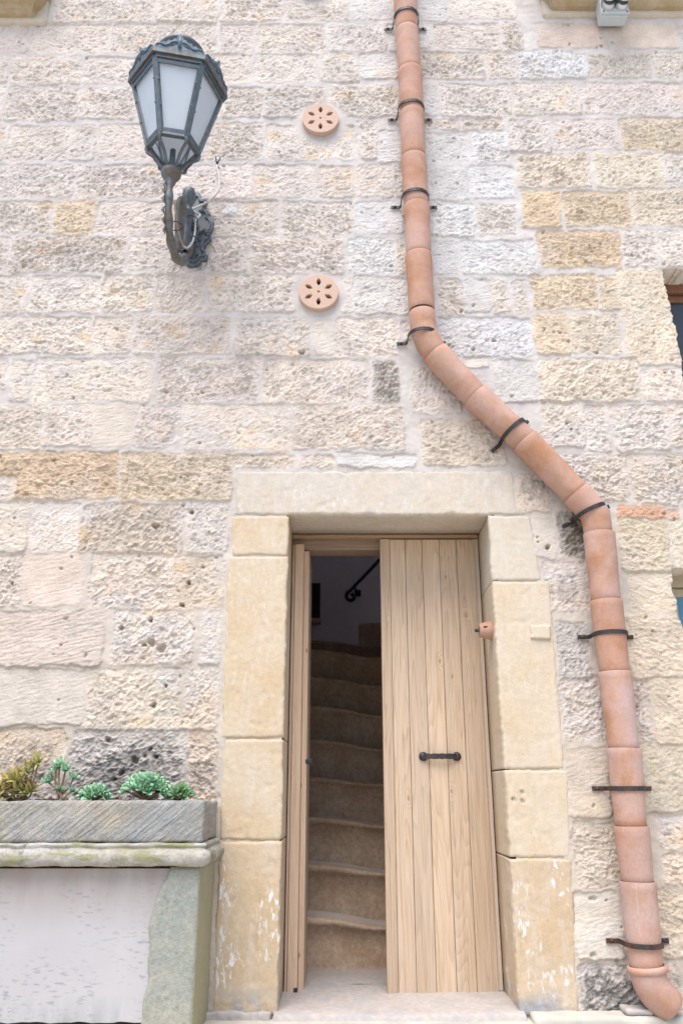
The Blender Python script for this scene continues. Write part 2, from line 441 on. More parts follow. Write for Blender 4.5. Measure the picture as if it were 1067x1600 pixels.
# ------------------------------------------------------------------ mesh helpers
class MB:
    def __init__(self):
        self.v = []; self.f = []; self.s = []; self.attrs = {}

    def add(self, verts, faces, smooth=False, **attrs):
        o = len(self.v)
        self.v += [Vector(p) for p in verts]
        self.f += [tuple(i + o for i in f) for f in faces]
        self.s += [smooth] * len(faces)
        for k in set(list(self.attrs) + list(attrs)):
            lst = self.attrs.setdefault(k, [0.0] * o)
            val = attrs.get(k, 0.0)
            lst += list(val) if hasattr(val, '__len__') else [val] * len(verts)
        return self

    def box(self, lo, hi, bev=0.0, **attrs):
        x0, y0, z0 = lo; x1, y1, z1 = hi
        bm = bmesh.new()
        bmesh.ops.create_cube(bm, size=1.0)
        for v in bm.verts:
            v.co = Vector(((x0 + x1) / 2 + v.co.x * (x1 - x0), (y0 + y1) / 2 + v.co.y * (y1 - y0), (z0 + z1) / 2 + v.co.z * (z1 - z0)))
        if bev:
            bmesh.ops.bevel(bm, geom=list(bm.edges), offset=bev, segments=2, affect='EDGES', profile=0.6)
        self.addbm(bm, **attrs)
        return self

    def addbm(self, bm, smooth=False, **attrs):
        bm.verts.index_update()
        self.add([v.co.copy() for v in bm.verts], [[v.index for v in f.verts] for f in bm.faces], smooth, **attrs)
        bm.free()

    def bar(self, p0, p1, w, t, up=(0, 0, 1), bev=0.0):
        """rectangular bar between two points; w across 'up x dir', t along up"""
        p0 = Vector(p0); p1 = Vector(p1)
        d = (p1 - p0).normalized()
        u = Vector(up); u = (u - d * u.dot(d)).normalized()
        s = d.cross(u)
        vs = []
        for p in (p0, p1):
            for a, b in ((-1, -1), (1, -1), (1, 1), (-1, 1)):
                vs.append(p + s * a * w / 2 + u * b * t / 2)
        self.add(vs, [(0, 3, 2, 1), (4, 5, 6, 7), (0, 1, 5, 4), (1, 2, 6, 5), (2, 3, 7, 6), (3, 0, 4, 7)])
        return self

    def tube(self, pts, radii, seg=16, caps=True, **attrs):
        pts = [Vector(p) for p in pts]
        if not hasattr(radii, '__len__'):
            radii = [radii] * len(pts)
        n = len(pts)
        vs = []; u = None
        at_ = {k: [] for k in attrs}
        for i in range(n):
            d = Vector((0, 0, 0))
            if i < n - 1:
                d += (pts[i + 1] - pts[i]).normalized()
            if i > 0:
                d += (pts[i] - pts[i - 1]).normalized()
            if d.length < 1e-9:
                d = Vector((0, 0, 1))
            d.normalize()
            if u is None:
                u = d.orthogonal().normalized()
            u = (u - d * u.dot(d)).normalized()
            w = d.cross(u)
            for j in range(seg):
                a = 2 * PI * j / seg
                vs.append(pts[i] + (u * math.cos(a) + w * math.sin(a)) * radii[i])
        fs = []
        for i in range(n - 1):
            for j in range(seg):
                k = (j + 1) % seg
                fs.append((i * seg + j, i * seg + k, (i + 1) * seg + k, (i + 1) * seg + j))
        self.add(vs, fs, True, **attrs)
        if caps:
            o = len(self.v) - len(vs)
            self.f.append(tuple(o + j for j in reversed(range(seg)))); self.s.append(False)
            self.f.append(tuple(o + (n - 1) * seg + j for j in range(seg))); self.s.append(False)
        return self

    def rings(self, rings, **attrs):
        """loft closed rings of equal count"""
        seg = len(rings[0]); vs = [p for r in rings for p in r]
        fs = []
        for i in range(len(rings) - 1):
            for j in range(seg):
                k = (j + 1) % seg
                fs.append((i * seg + j, i * seg + k, (i + 1) * seg + k, (i + 1) * seg + j))
        self.add(vs, fs, True, **attrs)
        return self

    def lathe(self, base, axis, prof, seg=24, **attrs):
        """prof: list of (distance along axis, radius)"""
        base = Vector(base); d = Vector(axis).normalized(); u = d.orthogonal().normalized(); w = d.cross(u)
        rr = []
        for s, r in prof:
            rr.append([base + d * s + (u * math.cos(2 * PI * j / seg) + w * math.sin(2 * PI * j / seg)) * max(r, 1e-4) for j in range(seg)])
        self.rings(rr, **attrs)
        return self

    def build(self, name, mat, parent=None):
        me = bpy.data.meshes.new(name)
        loc = parent_loc(parent)
        me.from_pydata([tuple(v - loc) for v in self.v], [], self.f)
        me.polygons.foreach_set('use_smooth', self.s)
        for k, lst in self.attrs.items():
            a = me.attributes.new(k, 'FLOAT', 'POINT')
            a.data.foreach_set('value', lst)
        bm = bmesh.new(); bm.from_mesh(me)
        bmesh.ops.recalc_face_normals(bm, faces=bm.faces)
        bm.to_mesh(me); bm.free()
        me.materials.append(mat)
        return link(name, me, parent)


def parent_loc(p):
    loc = Vector((0, 0, 0))
    while p is not None:
        loc += p.location
        p = p.parent
    return loc


def link(name, data, parent=None):
    o = bpy.data.objects.new(name, data)
    COL.objects.link(o)
    if parent is not None:
        o.parent = parent
    return o


def thing(name, loc, label, cat, group=None):
    o = bpy.data.objects.new(name, None)
    o.empty_display_size = 0.1
    COL.objects.link(o)
    o.location = loc
    return tag(o, label, cat, group)


def tag(o, label, cat, group=None, kind=None):
    o['label'] = label; o['category'] = cat
    if group:
        o['group'] = group
    if kind:
        o['kind'] = kind
    return o


def curve_plate(outline, holes, depth, bevel):
    """flat plate with holes from 2D outlines (x, y); thickness along z, centred"""
    cu = bpy.data.curves.new('plate', 'CURVE')
    cu.dimensions = '2D'; cu.fill_mode = 'BOTH'; cu.extrude = depth / 2 - bevel; cu.bevel_depth = bevel; cu.bevel_resolution = 2
    for poly in [outline] + holes:
        sp = cu.splines.new('POLY'); sp.points.add(len(poly) - 1)
        for p, (x, y) in zip(sp.points, poly):
            p.co = (x, y, 0, 1)
        sp.use_cyclic_u = True
    ob = bpy.data.objects.new('plate', cu)
    COL.objects.link(ob)
    dg = bpy.context.evaluated_depsgraph_get()
    me = bpy.data.meshes.new_from_object(ob.evaluated_get(dg))
    bpy.data.objects.remove(ob); bpy.data.curves.remove(cu)
    vs = [v.co.copy() for v in me.vertices]; fs = [list(p.vertices) for p in me.polygons]
    bpy.data.meshes.remove(me)
    return vs, fs


# ------------------------------------------------------------------ the wall
W = dict  # short alias
# tone: colour (linear), roughness amplitude (m), protrusion (m)
TONE = {
    'w': ((0.650, 0.585, 0.540), 0.0110, 0.003),
    'k': ((0.580, 0.560, 0.555), 0.0050, 0.002),
    'v': ((0.680, 0.670, 0.675), 0.0110, 0.003),
    'l': ((0.640, 0.560, 0.465), 0.0115, 0.003),
    't': ((0.610, 0.505, 0.385), 0.0115, 0.004),
    'T': ((0.610, 0.475, 0.340), 0.0115, 0.004),
    's': ((0.570, 0.510, 0.445), 0.0026, 0.002),
    'p': ((0.580, 0.485, 0.425), 0.0026, 0.002),
    'q': ((0.510, 0.420, 0.325), 0.0034, 0.004),
    'y': ((0.610, 0.520, 0.405), 0.0070, 0.003),
    'g': ((0.500, 0.455, 0.425), 0.0150, 0.003),
    'd': ((0.440, 0.395, 0.350), 0.0200, 0.005),
    'b': ((0.540, 0.330, 0.220), 0.0090, 0.002),
    'm': ((0.610, 0.540, 0.490), 0.0125, 0.002),
}
STONES = """
86 -4 240 35 w|245 -4 340 35 w|347 -3 440 33 w|446 -2 543 33 w|549 -2 612 31 k|655 -2 697 33 k|703 -2 805 30 w
0 40 44 82 w|50 38 170 83 w|176 38 340 82 w|347 38 400 82 w|405 38 508 82 w|513 38 602 80 w|606 38 630 80 k|655 37 672 76 k|677 37 780 76 w|786 36 815 78 m|838 36 944 74 p|950 38 1056 75 p|1061 38 1110 76 w
-30 87 14 130 w|18 88 127 132 w|132 88 262 131 w|268 86 394 130 w|400 85 498 129 w|504 83 558 128 w|563 83 622 122 k|655 82 757 124 m|761 82 806 122 w|810 80 915 123 v|919 82 1016 122 w|1021 82 1100 124 w
-40 137 4 188 w|10 137 122 188 w|127 137 212 186 w|218 137 343 186 w|349 137 408 184 w|414 137 508 184 w|516 133 622 182 w|658 135 684 178 k|688 132 797 182 w|802 131 904 180 w|910 130 1064 179 w|1069 130 1150 180 w
-30 193 8 250 w|13 197 107 252 w|112 197 148 249 w|154 195 236 250 w|242 193 320 250 w|326 193 410 250 w|418 195 552 250 w|560 190 588 246 w|593 205 627 253 k|663 186 716 202 m|724 186 782 203 m|662 207 729 252 k|738 206 793 254 v|796 187 857 236 w|864 187 964 233 w|970 184 1110 235 t
-60 258 116 308 w|122 258 262 308 w|268 258 392 310 w|398 258 494 309 w|500 258 552 308 m|556 258 613 307 w|619 258 632 308 w|668 260 731 312 k|734 260 802 309 v|808 241 919 292 l|929 240 1038 292 l|1042 238 1120 290 w
-60 315 82 365 w|88 314 147 366 t|150 315 264 365 w|270 315 435 367 w|443 315 550 368 w|556 315 628 366 k|675 318 740 370 v|745 317 805 368 m|816 298 874 356 T|880 298 985 354 t|988 295 1120 353 l
-50 372 15 425 w|20 370 193 426 m|203 370 257 424 w|263 372 384 426 w|390 372 536 428 w|542 373 616 426 v|621 373 632 426 w|676 378 717 428 k|722 375 835 428 v|842 361 968 418 T|973 360 1024 415 w|1029 360 1120 417 w
-50 432 44 488 w|49 432 156 488 w|161 430 240 487 w|246 430 320 488 w|325 432 460 488 w|534 435 549 487 w|553 432 638 490 k|687 435 722 491 m|727 436 764 488 k|768 437 796 490 m|801 437 823 490 m|832 430 932 482 t|936 432 968 486 t|972 421 1100 570 l
-70 495 140 553 w|145 495 205 553 w|212 495 360 553 w|368 497 484 556 w|491 502 520 556 s|526 497 620 557 w|627 503 640 533 w|684 497 830 557 v|835 490 888 554 t|892 490 968 553 l
-60 560 12 606 w|19 562 48 626 w|54 560 238 627 w|246 560 404 627 w|412 562 577 628 w|584 564 622 627 d|642 575 718 646 w|728 560 765 574 s|773 563 836 628 k|843 560 996 627 l|1003 578 1120 626 w
-60 632 65 702 w|71 632 147 697 w|150 632 208 700 s|213 633 282 698 w|288 632 454 703 w|458 632 630 702 w|657 655 786 726 w|847 630 910 698 w|916 632 949 704 w|958 632 1043 704 w|1048 630 1130 698 w
-60 708 185 780 T|-60 744 22 782 w|190 708 362 782 t|367 711 460 731 m|468 712 490 730 m|494 714 522 731 m|527 710 648 730 k|808 738 860 798 w|871 711 978 784 w|985 711 1110 786 w
-60 786 44 862 w|49 785 123 860 w|128 788 287 863 m|293 787 353 862 w|964 790 1036 811 b|1040 795 1062 810 b|829 801 866 871 s|874 800 918 868 d
-60 868 34 948 w|37 866 130 946 p|141 865 268 950 w|272 868 348 950 w|969 812 1044 894 y|1049 812 1130 890 l|852 878 918 953 w
-100 955 162 1038 p|178 955 303 1038 w|316 957 344 1037 w|986 897 1110 957 y|976 963 1120 1058 y|872 972 920 1063 g
-60 1045 130 1133 s|138 1045 283 1139 w|288 1045 341 1138 w|878 1062 946 1158 w|985 1062 1014 1158 w|1019 1058 1120 1160 y
-80 1142 96 1262 m|110 1141 288 1262 g|294 1143 338 1262 m|888 1171 950 1275 q|1000 1164 1130 1268 y
898 1284 968 1386 w|1028 1273 1130 1325 w|1036 1335 1130 1386 w
898 1394 968 1498 s|1024 1393 1130 1493 y
906 1508 1004 1590 g|1014 1506 1060 1560 w|-80 1270 60 1390 w|70 1270 200 1390 w|210 1270 330 1390 w|-80 1398 90 1500 w|100 1398 210 1500 w|215 1398 325 1500 w|-80 1508 150 1600 w|160 1508 322 1600 w
"""


def axis_coords(lo, a, b, hi, fine0, fine1, coarse):
    out = list(np.arange(lo, a, coarse))
    x = a
    while x < b:
        out.append(x)
        x += fine0 + (fine1 - fine0) * (x - a) / (b - a)
    out += list(np.arange(b, hi + coarse, coarse))
    return np.array(out)


gx = axis_coords(-3.3, -2.2, 2.2, 3.3, 0.0050, 0.0050, 0.02)
gz = axis_coords(-0.1, -0.02, 5.75, 7.0, 0.0040, 0.0056, 0.02)
GX, GZ = np.meshgrid(gx, gz)
NZ, NX = GX.shape
wob1 = perlin(GX * 17, GZ * 17, 11) * 0.010 + perlin(GX * 55, GZ * 55, 12) * 0.0055 + perlin(GX * 4, GZ * 4, 15) * 0.008
wob2 = perlin(GX * 17, GZ * 17, 21) * 0.009 + perlin(GX * 60, GZ * 60, 22) * 0.0050 + perlin(GX * 3, GZ * 3, 25) * 0.009
WX = GX + wob1; WZ = GZ + wob2
# rock-faced relief: chunky flakes and pits, raked one way or the other
def relief(ang, sd):
    ca, sa = math.cos(ang), math.sin(ang)
    rx = GX * ca + GZ * sa; rz = -GX * sa + GZ * ca
    a1 = perlin(rx * 13, rz * 21, sd)
    a2 = perlin(rx * 30 + 0.8 * a1, rz * 54 + 0.8 * a1, sd + 1)
    a3 = perlin(rx * 62 + a2, rz * 100 + a2, sd + 2)
    a4 = perlin(rx * 118, rz * 150, sd + 3)
    r = 0.34 * a1 + 0.85 * (np.abs(a2) - 0.32) + 0.30 * a2 + 0.45 * (np.abs(a3) - 0.3) + 0.34 * a3 + 0.34 * a4
    return r - 0.9 * sstep(0.30, 0.62, perlin(GX * 30, GZ * 38, sd + 4))


ca, sa = math.cos(0.22), math.sin(0.22)
RX = GX * ca + GZ * sa; RZ = -GX * sa + GZ * ca
RELIEFS = [relief(0.25, 31), relief(-0.5, 81), relief(0.75, 91)]
TOOL = perlin(RX * 16, RZ * 120, 35)
MORT = perlin(GX * 30, GZ * 30, 36) * 0.0016 + perlin(GX * 7, GZ * 7, 37) * 0.0045 + perlin(GX * 70, GZ * 70, 45) * 0.0008 + 0.001
veil = sstep(0.05, 0.55, perlin(GX * 2.3, GZ * 2.9, 38) + 0.5 * perlin(GX * 9, GZ * 9, 39))
blotch = perlin(GX * 5, GZ * 6.5, 40) + 0.5 * perlin(GX * 14, GZ * 14, 41)
edge_n = perlin(GX * 8, GZ * 8, 42)
H = MORT.copy()
MASK = np.zeros_like(H)
mortar_hi = np.array((0.520, 0.480, 0.460)); mortar_lo = np.array((0.500, 0.435, 0.365))
tz = sstep(1.2, 3.2, GZ)[..., None]
COLR = mortar_lo * (1 - tz) + mortar_hi * tz
COLR = COLR * (1 + 0.05 * perlin(GX * 6, GZ * 6, 43))[..., None]
warm_z = (1 - sstep(0.8, 4.2, GZ))


def put_stone(x0, z0, x1, z1, tone, rng, rnd=0.014):
    global H, MASK, COLR
    c, amp, pro = TONE[tone]
    c = np.array(c) * (1 + rng.uniform(-0.07, 0.06))
    c = c * np.array((1 + rng.uniform(-0.015, 0.02), 1.0, 1 + rng.uniform(-0.03, 0.02)))
    amp *= rng.uniform(0.5, 1.2)
    ROUGH = rng.choice(RELIEFS)
    pad = 0.05
    i0, i1 = np.searchsorted(gx, (x0 - pad, x1 + pad)); j0, j1 = np.searchsorted(gz, (z0 - pad, z1 + pad))
    if i1 - i0 < 3 or j1 - j0 < 3:
        return
    sl = (slice(j0, j1), slice(i0, i1))
    x, z = WX[sl], WZ[sl]
    tl, tr_, tt, tb = [rng.uniform(-0.035, 0.035) for _ in range(4)]
    cx, cz = (x0 + x1) / 2, (z0 + z1) / 2
    dl = x - x0 - tl * (z - cz); dr = x1 - x + tr_ * (z - cz)
    db = z - z0 - tb * (x - cx) * 0.4; dt = z1 - z + tt * (x - cx) * 0.4
    dx = np.minimum(dl, dr); dz = np.minimum(db, dt)
    sdf = np.minimum(dx, dz)
    corner = (dx < rnd) & (dz < rnd)
    sdf = np.where(corner, rnd - np.hypot(rnd - dx, rnd - dz), sdf)
    sdf = sdf + (0.0070 + 0.008 * edge_n[sl])
    soft = 0.0075 if amp > 0.004 else 0.006
    m = sstep(-0.0015, soft, sdf)
    bulge = sstep(0.0, 0.05, sdf)
    if amp > 0.004:
        h = pro * (0.55 + 0.45 * bulge) + amp * ROUGH[sl] * (0.45 + 0.55 * bulge) + 0.0035 * rng.uniform(-1, 1)
    else:
        h = pro + amp * (0.5 * ROUGH[sl] + 0.9 * TOOL[sl])
    # tilt of the dressed face
    h = h + (x - cx) * rng.uniform(-0.012, 0.012) - (z - cz) / (z1 - z0) * rng.uniform(0.004, 0.013)
    H[sl] = H[sl] * (1 - m) + np.maximum(h, -0.006) * m
    MASK[sl] = np.maximum(MASK[sl], m * min(1.0, 0.25 + amp / 0.009))
    b = blotch[sl][..., None]
    cc = c * (1 + 0.10 * b)
    if tone in 'wmk':
        ochre = sstep(0.25, 0.9, b + rng.uniform(-0.45, 0.1))
        cc = cc * (1 - ochre * np.array((0.06, 0.16, 0.30)))
        wz = (warm_z[sl] * rng.uniform(0.4, 1.1))[..., None]
        cc = cc * (1 - wz * np.array((0.0, 0.075, 0.20)))
    vl = (veil[sl] * (0.6 if tone in 'wmkv' else 0.22))[..., None]
    cc = cc * (1 - vl) + np.array((0.60, 0.555, 0.535)) * vl
    mm = sstep(-0.004, 0.012, sdf)[..., None]
    COLR[sl] = COLR[sl] * (1 - mm) + cc * mm


rng = random.Random(3)
for line in STONES.strip().splitlines():
    for item in line.split('|'):
        a, b, c, d, t = item.split()
        a, b, c, d = float(a), float(b), float(c), float(d)
        vm = (b + d) / 2
        x0, x1 = at(a, vm).x, at(c, vm).x
        z1, z0 = at(0, b).z, at(0, d).z
        put_stone(x0, z0, x1, z1, t, rng)
# courses beyond what the photograph shows, so that a step aside still finds masonry
zz = 0.0
while zz < 7.0:
    hgt = rng.uniform(0.20, 0.235)
    for side in (-1, 1):
        zc = zz + hgt / 2
        # half width already covered by measured stones at this height
        vv = 0.0
        a_ = zc - CAM.z
        lim = 560 / F_PX * (3.8 * cth + a_ * sth) + 0.06
        x = lim if zc < 5.55 else 0.0
        while x < 3.3:
            wd = rng.uniform(0.25, 0.62)
            xa, xb = (x, x + wd) if side > 0 else (-x - wd, -x)
            if not (zz > 5.4 and zz < 5.62 and xb > -2.3 and xa < 2.3):
                put_stone(xa + 0.012, zz + 0.012, xb - 0.012, zz + hgt - 0.012, rng.choice('wwwwlk'), rng)
            x += wd
    zz += hgt
# lime-white repair strip beside the downpipe and mossy patches
PX, PZ = at(690, 300).x, at(690, 300).z
st = sstep(0.0, 0.6, 0.75 - np.hypot((GX - at(700, 330).x) / 0.75, (GZ - at(700, 330).z) / 1.3) + 0.35 * blotch)[..., None] * 0.40
COLR = COLR * (1 - st) + np.array((0.57, 0.565, 0.565)) * st
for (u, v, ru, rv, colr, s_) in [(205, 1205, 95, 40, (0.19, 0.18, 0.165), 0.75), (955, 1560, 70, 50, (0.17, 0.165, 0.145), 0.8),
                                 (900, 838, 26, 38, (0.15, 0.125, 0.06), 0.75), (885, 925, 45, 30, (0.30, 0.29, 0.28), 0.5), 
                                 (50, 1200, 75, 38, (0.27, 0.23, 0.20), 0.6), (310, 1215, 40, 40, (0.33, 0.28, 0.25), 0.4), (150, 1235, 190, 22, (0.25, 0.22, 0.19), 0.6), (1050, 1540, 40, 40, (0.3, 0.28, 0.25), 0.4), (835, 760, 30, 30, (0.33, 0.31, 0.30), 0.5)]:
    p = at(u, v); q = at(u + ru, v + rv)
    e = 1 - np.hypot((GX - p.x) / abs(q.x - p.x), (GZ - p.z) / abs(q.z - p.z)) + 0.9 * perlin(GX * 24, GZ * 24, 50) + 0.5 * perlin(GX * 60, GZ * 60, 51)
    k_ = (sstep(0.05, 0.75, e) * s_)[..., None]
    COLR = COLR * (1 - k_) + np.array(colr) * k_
# pock holes
HOLES = [(243, 822, 6), (190, 980, 4), (234, 968, 3), (236, 1003, 6), (252, 1012, 7), (224, 1008, 3), (240, 1101, 4), (167, 1157, 4), (212, 1187, 5), (228, 1179, 3), (190, 1208, 4), (180, 1219, 3),
         (261, 1071, 3), (472, 552, 5), (738, 546, 4), (885, 663, 2), (890, 672, 2), (855, 855, 4), (296, 910, 3), (20, 912, 3), (285, 945, 3), (955, 66, 3), (938, 72, 3), (798, 60, 3), (650, 40, 3),
         (700, 540, 3), (772, 535, 3), (238, 1170, 3), (300, 800, 3), (245, 1180, 3)]
for (u, v, r) in HOLES:
    p = at(u, v); rr = r * 0.0033
    i0, i1 = np.searchsorted(gx, (p.x - .06, p.x + .06)); j0, j1 = np.searchsorted(gz, (p.z - .06, p.z + .06))
    sl = (slice(j0, j1), slice(i0, i1))
    d = np.hypot(WX[sl] - p.x, (WZ[sl] - p.z) * 1.15)
    m = 1 - sstep(rr * 0.55, rr * 1.25, d)
    H[sl] -= m * 0.035
for _ in range(420):
    x = rng.uniform(-2.1, 2.1); z = rng.uniform(0.1, 5.6); rr = rng.uniform(0.004, 0.009)
    i0, i1 = np.searchsorted(gx, (x - .03, x + .03)); j0, j1 = np.searchsorted(gz, (z - .03, z + .03))
    sl = (slice(j0, j1), slice(i0, i1))
    m = (1 - sstep(rr * 0.5, rr * 1.4, np.hypot(WX[sl] - x, WZ[sl] - z))) * (MASK[sl] > 0.3)
    H[sl] -= m * 0.014
# white lime daub near the lantern
p = at(359, 327)
d = 1 - np.hypot((GX - p.x) / 0.045, (GZ - p.z) / 0.05) + 0.5 * perlin(GX * 40, GZ * 40, 60)
k_ = sstep(0.0, 0.25, d); H += k_ * 0.004; COLR = COLR * (1 - k_[..., None]) + np.array((0.68, 0.68, 0.70)) * k_[..., None]
# vent sockets: round holes through the masonry behind each terracotta vent
VENTS = [at(501, 191), at(498, 461), at(488, -22)]
for p in VENTS:
    d = np.hypot(GX - p.x, GZ - p.z)
    k_ = 1 - sstep(0.135, 0.175, d + 0.01 * edge_n); H = H * (1 - k_) + 0.001 * k_; MASK *= (1 - k_)
    COLR = COLR * (1 - k_[..., None]) + mortar_hi * k_[..., None]
    H = np.where(d < 0.088, -0.12, H)
# the two window openings at the right and the openings over the projecting sills
WIN = [(at(1041, 480).x + 0.012, at(0, 527).z - 0.75, at(0, 421).z), (at(1051, 940).x + 0.012, at(0, 1010).z - 0.75, at(0, 889).z)]
CUT = np.zeros_like(H, bool)
for (wx, wz0, wz1) in WIN:
    e = perlin(GX * 12, GZ * 12, 71) * 0.012 + perlin(GX * 40, GZ * 40, 72) * 0.006 + 0.02 * sstep(wz1 - 0.15, wz1 - 0.35, GZ)
    ins = (GX > wx + e) & (GX < wx + 0.75) & (GZ > wz0) & (GZ < wz1 + e * 0.6)
    CUT |= ins
DOOR = (GX > -0.275) & (GX < 0.755) & (GZ < at(0, 803).z + 0.02)
H = np.where(CUT, -0.26, H)
# the dressed door surround is let into the masonry: the rubble stops behind its blocks
xo = np.interp(GZ, [at(0, 1588).z, at(0, 803).z], [at(333, 1588).x, at(364, 803).x])
xr_ = np.interp(GZ, [at(0, 1588).z, at(0, 1200).z, at(0, 905).z, at(0, 803).z], [at(900, 1588).x, at(878, 1200).x, at(843, 905).x, at(824, 803).x])
SUR = ((GX > xo + 0.01) & (GX < xr_ - 0.012) & (GZ < at(0, 803).z)) | ((GX > at(372, 770).x) & (GX < at(800, 770).x) & (GZ > at(0, 804).z) & (GZ < at(0, 740).z))
H = np.where(SUR, np.minimum(H, -0.003), H)
idx = np.arange(NZ * NX).reshape(NZ, NX)
q = np.stack([idx[:-1, :-1], idx[:-1, 1:], idx[1:, 1:], idx[1:, :-1]], -1)
keep = ~(DOOR[:-1, :-1] & DOOR[:-1, 1:] & DOOR[1:, 1:] & DOOR[1:, :-1])
q = q[keep].reshape(-1, 4)
me = bpy.data.meshes.new('stone_wall')
co = np.stack([GX, -H, GZ], -1).reshape(-1, 3).astype(np.float32)
me.vertices.add(len(co)); me.vertices.foreach_set('co', co.ravel())
me.loops.add(len(q) * 4); me.loops.foreach_set('vertex_index', q.astype(np.int32).ravel())
me.polygons.add(len(q)); me.polygons.foreach_set('loop_start', (np.arange(len(q)) * 4).astype(np.int32))
me.update(calc_edges=True)
ca_ = me.attributes.new('stone_colour', 'FLOAT_COLOR', 'POINT')
ca_.data.foreach_set('color', np.concatenate([np.clip(COLR, 0.02, 0.8), np.ones(COLR.shape[:2] + (1,))], -1).astype(np.float32).ravel())
ma_ = me.attributes.new('stone_mask', 'FLOAT', 'POINT')
ma_.data.foreach_set('value', np.clip(MASK, 0, 1).astype(np.float32).ravel())
me.shade_smooth()
me.materials.append(M['wall'])
wall = link('stone_wall', me)
tag(wall, 'tall pale limestone masonry wall of rough stones with wide lime mortar joints', 'wall')
del wob1, wob2, WX, WZ, RX, RZ, RELIEFS


# ------------------------------------------------------------------ door surround
def block(name, quad, yf, yb, mat, parent, seed, rough=0.0008, rnd=0.005, jag=0.005, holes=(), cell=0.007):
    """dressed stone: quad = TL, TR, BR, BL as (x, z); subdivided uneven front, deep returns"""
    (tl, tr, br, bl) = [np.array(p, float) for p in quad]
    nu = max(4, int(np.linalg.norm(tr - tl) / cell)); nv = max(4, int(np.linalg.norm(bl - tl) / cell))
    s = np.linspace(0, 1, nu + 1); t = np.linspace(0, 1, nv + 1)
    Sg, Tg = np.meshgrid(s, t)
    P = (tl * (1 - Sg[..., None]) + tr * Sg[..., None]) * (1 - Tg[..., None]) + (bl * (1 - Sg[..., None]) + br * Sg[..., None]) * Tg[..., None]
    x, z = P[..., 0], P[..., 1]
    wd = np.linalg.norm(tr - tl); ht = np.linalg.norm(bl - tl)
    e = np.minimum(np.minimum(Sg, 1 - Sg) * wd, np.minimum(Tg, 1 - Tg) * ht)
    jx = perlin(x * 13, z * 13, seed) * jag + perlin(x * 45, z * 45, seed + 1) * jag * 0.6
    jz = perlin(x * 13, z * 13, seed + 2) * jag + perlin(x * 45, z * 45, seed + 3) * jag * 0.6
    fall = np.clip(1 - e / 0.06, 0, 1)
    x2 = x + jx * fall; z2 = z + jz * fall
    chip = np.clip(perlin(x * 20, z * 20, seed + 4) - 0.15, 0, 1) * 0.012
    ee = np.clip(e - chip * (e < 0.03), 0, rnd)
    back = rnd - np.sqrt(np.maximum(rnd ** 2 - (rnd - ee) ** 2, 0))
    rel = perlin(x * 9, z * 9, seed + 5) * rough * 1.2 + perlin(x * 34, z * 34, seed + 6) * rough * 0.6 - sstep(0.42, 0.7, perlin(x * 15, z * 15, seed + 7)) * rough * 2.2
    y = yf + back - rel
    for (hx, hz, hr) in holes:
        y = y + (1 - sstep(hr * 0.5, hr, np.hypot(x - hx, z - hz))) * 0.03
    vs = [(float(a), float(b), float(c)) for a, b, c in zip(x2.ravel(), y.ravel(), z2.ravel())]
    W_ = nu + 1
    fs = [(j * W_ + i, (j + 1) * W_ + i, (j + 1) * W_ + i + 1, j * W_ + i + 1) for j in range(nv) for i in range(nu)]
    ring = [i for i in range(nu)] + [j * W_ + nu for j in range(nv)] + [nv * W_ + i for i in range(nu, 0, -1)] + [j * W_ for j in range(nv, 0, -1)]
    prev = ring; L = len(ring)
    for k_, yy in enumerate((yf + 0.05, yf + 0.13, yf + 0.22, yb)):
        cur = []
        for i in ring:
            px, _, pz = vs[i]
            kk = max(0.0, 1 - (yy - yf) / 0.11)
            jj, ii = divmod(i, W_)
            px = px * kk + float(x[jj, ii]) * (1 - kk); pz = pz * kk + float(z[jj, ii]) * (1 - kk)
            cur.append(len(vs))
            vs.append((px, yy, pz))
        for i in range(L):
            fs.append((prev[i], prev[(i + 1) % L], cur[(i + 1) % L], cur[i]))
        prev = cur
    fs.append(tuple(prev))
    mb = MB(); mb.add(vs, fs, True)
    o = mb.build(name, mat, parent)
    return o


def xz(u, v, Y=0.0):
    p = at(u, v, Y)
    return (p.x, p.z)


sur = thing('door_surround', (0.23, 0, 0.02), 'cream limestone door surround of big smooth blocks under a long pale lintel', 'door surround')
XL, XR = -0.262, 0.728
zl = at(0, 804).z
YB = 0.36
g = 0.004


def jq(u0, v0, u1, v1, left=True, u0b=None, u1b=None):
    """jamb block corners: inner edge on the opening line, outer edge from the photograph"""
    z1, z0 = at(0, v0).z, at(0, v1).z
    if left:
        return [(at(u0, v0).x, z1), (XL, z1), (XL, z0), (at(u0b or u0, v1).x, z0)]
    return [(XR, z1), (at(u1, v0).x, z1), (at(u1b or u1, v1).x, z0), (XR, z0)]


lq = [xz(370, 737), xz(800, 736), xz(808, 804), xz(370, 804)]
block('lintel_stone', lq, -0.0045, YB, M['lintel'], sur, 101, 0.0012, 0.007, 0.007)
block('jamb_stone', jq(362, 806.5, 0, 867.5), -0.004, YB, M['jamb'], sur, 111)
block('jamb_stone', jq(357, 869.5, 0, 1152.5, True, 347), -0.005, YB, M['jamb'], sur, 121)
block('jamb_stone', jq(347, 1155, 0, 1312, True, 344), -0.004, YB, M['jamb'], sur, 131)
block('jamb_stone', jq(344, 1314.5, 0, 1588, True, 331), -0.0045, YB, M['jamb_low'], sur, 141, 0.0013)
block('jamb_stone', jq(0, 806.5, 827, 907, False, None, 846), -0.0045, YB, M['jamb_pale'], sur, 151)
block('jamb_stone', jq(0, 909, 858, 1201, False, None, 881), -0.0045, YB, M['jamb_right'], sur, 161)
hs = [(*xz(802, 1249), 0.0085), (*xz(815, 1238), 0.008), (*xz(816, 1252), 0.007)]
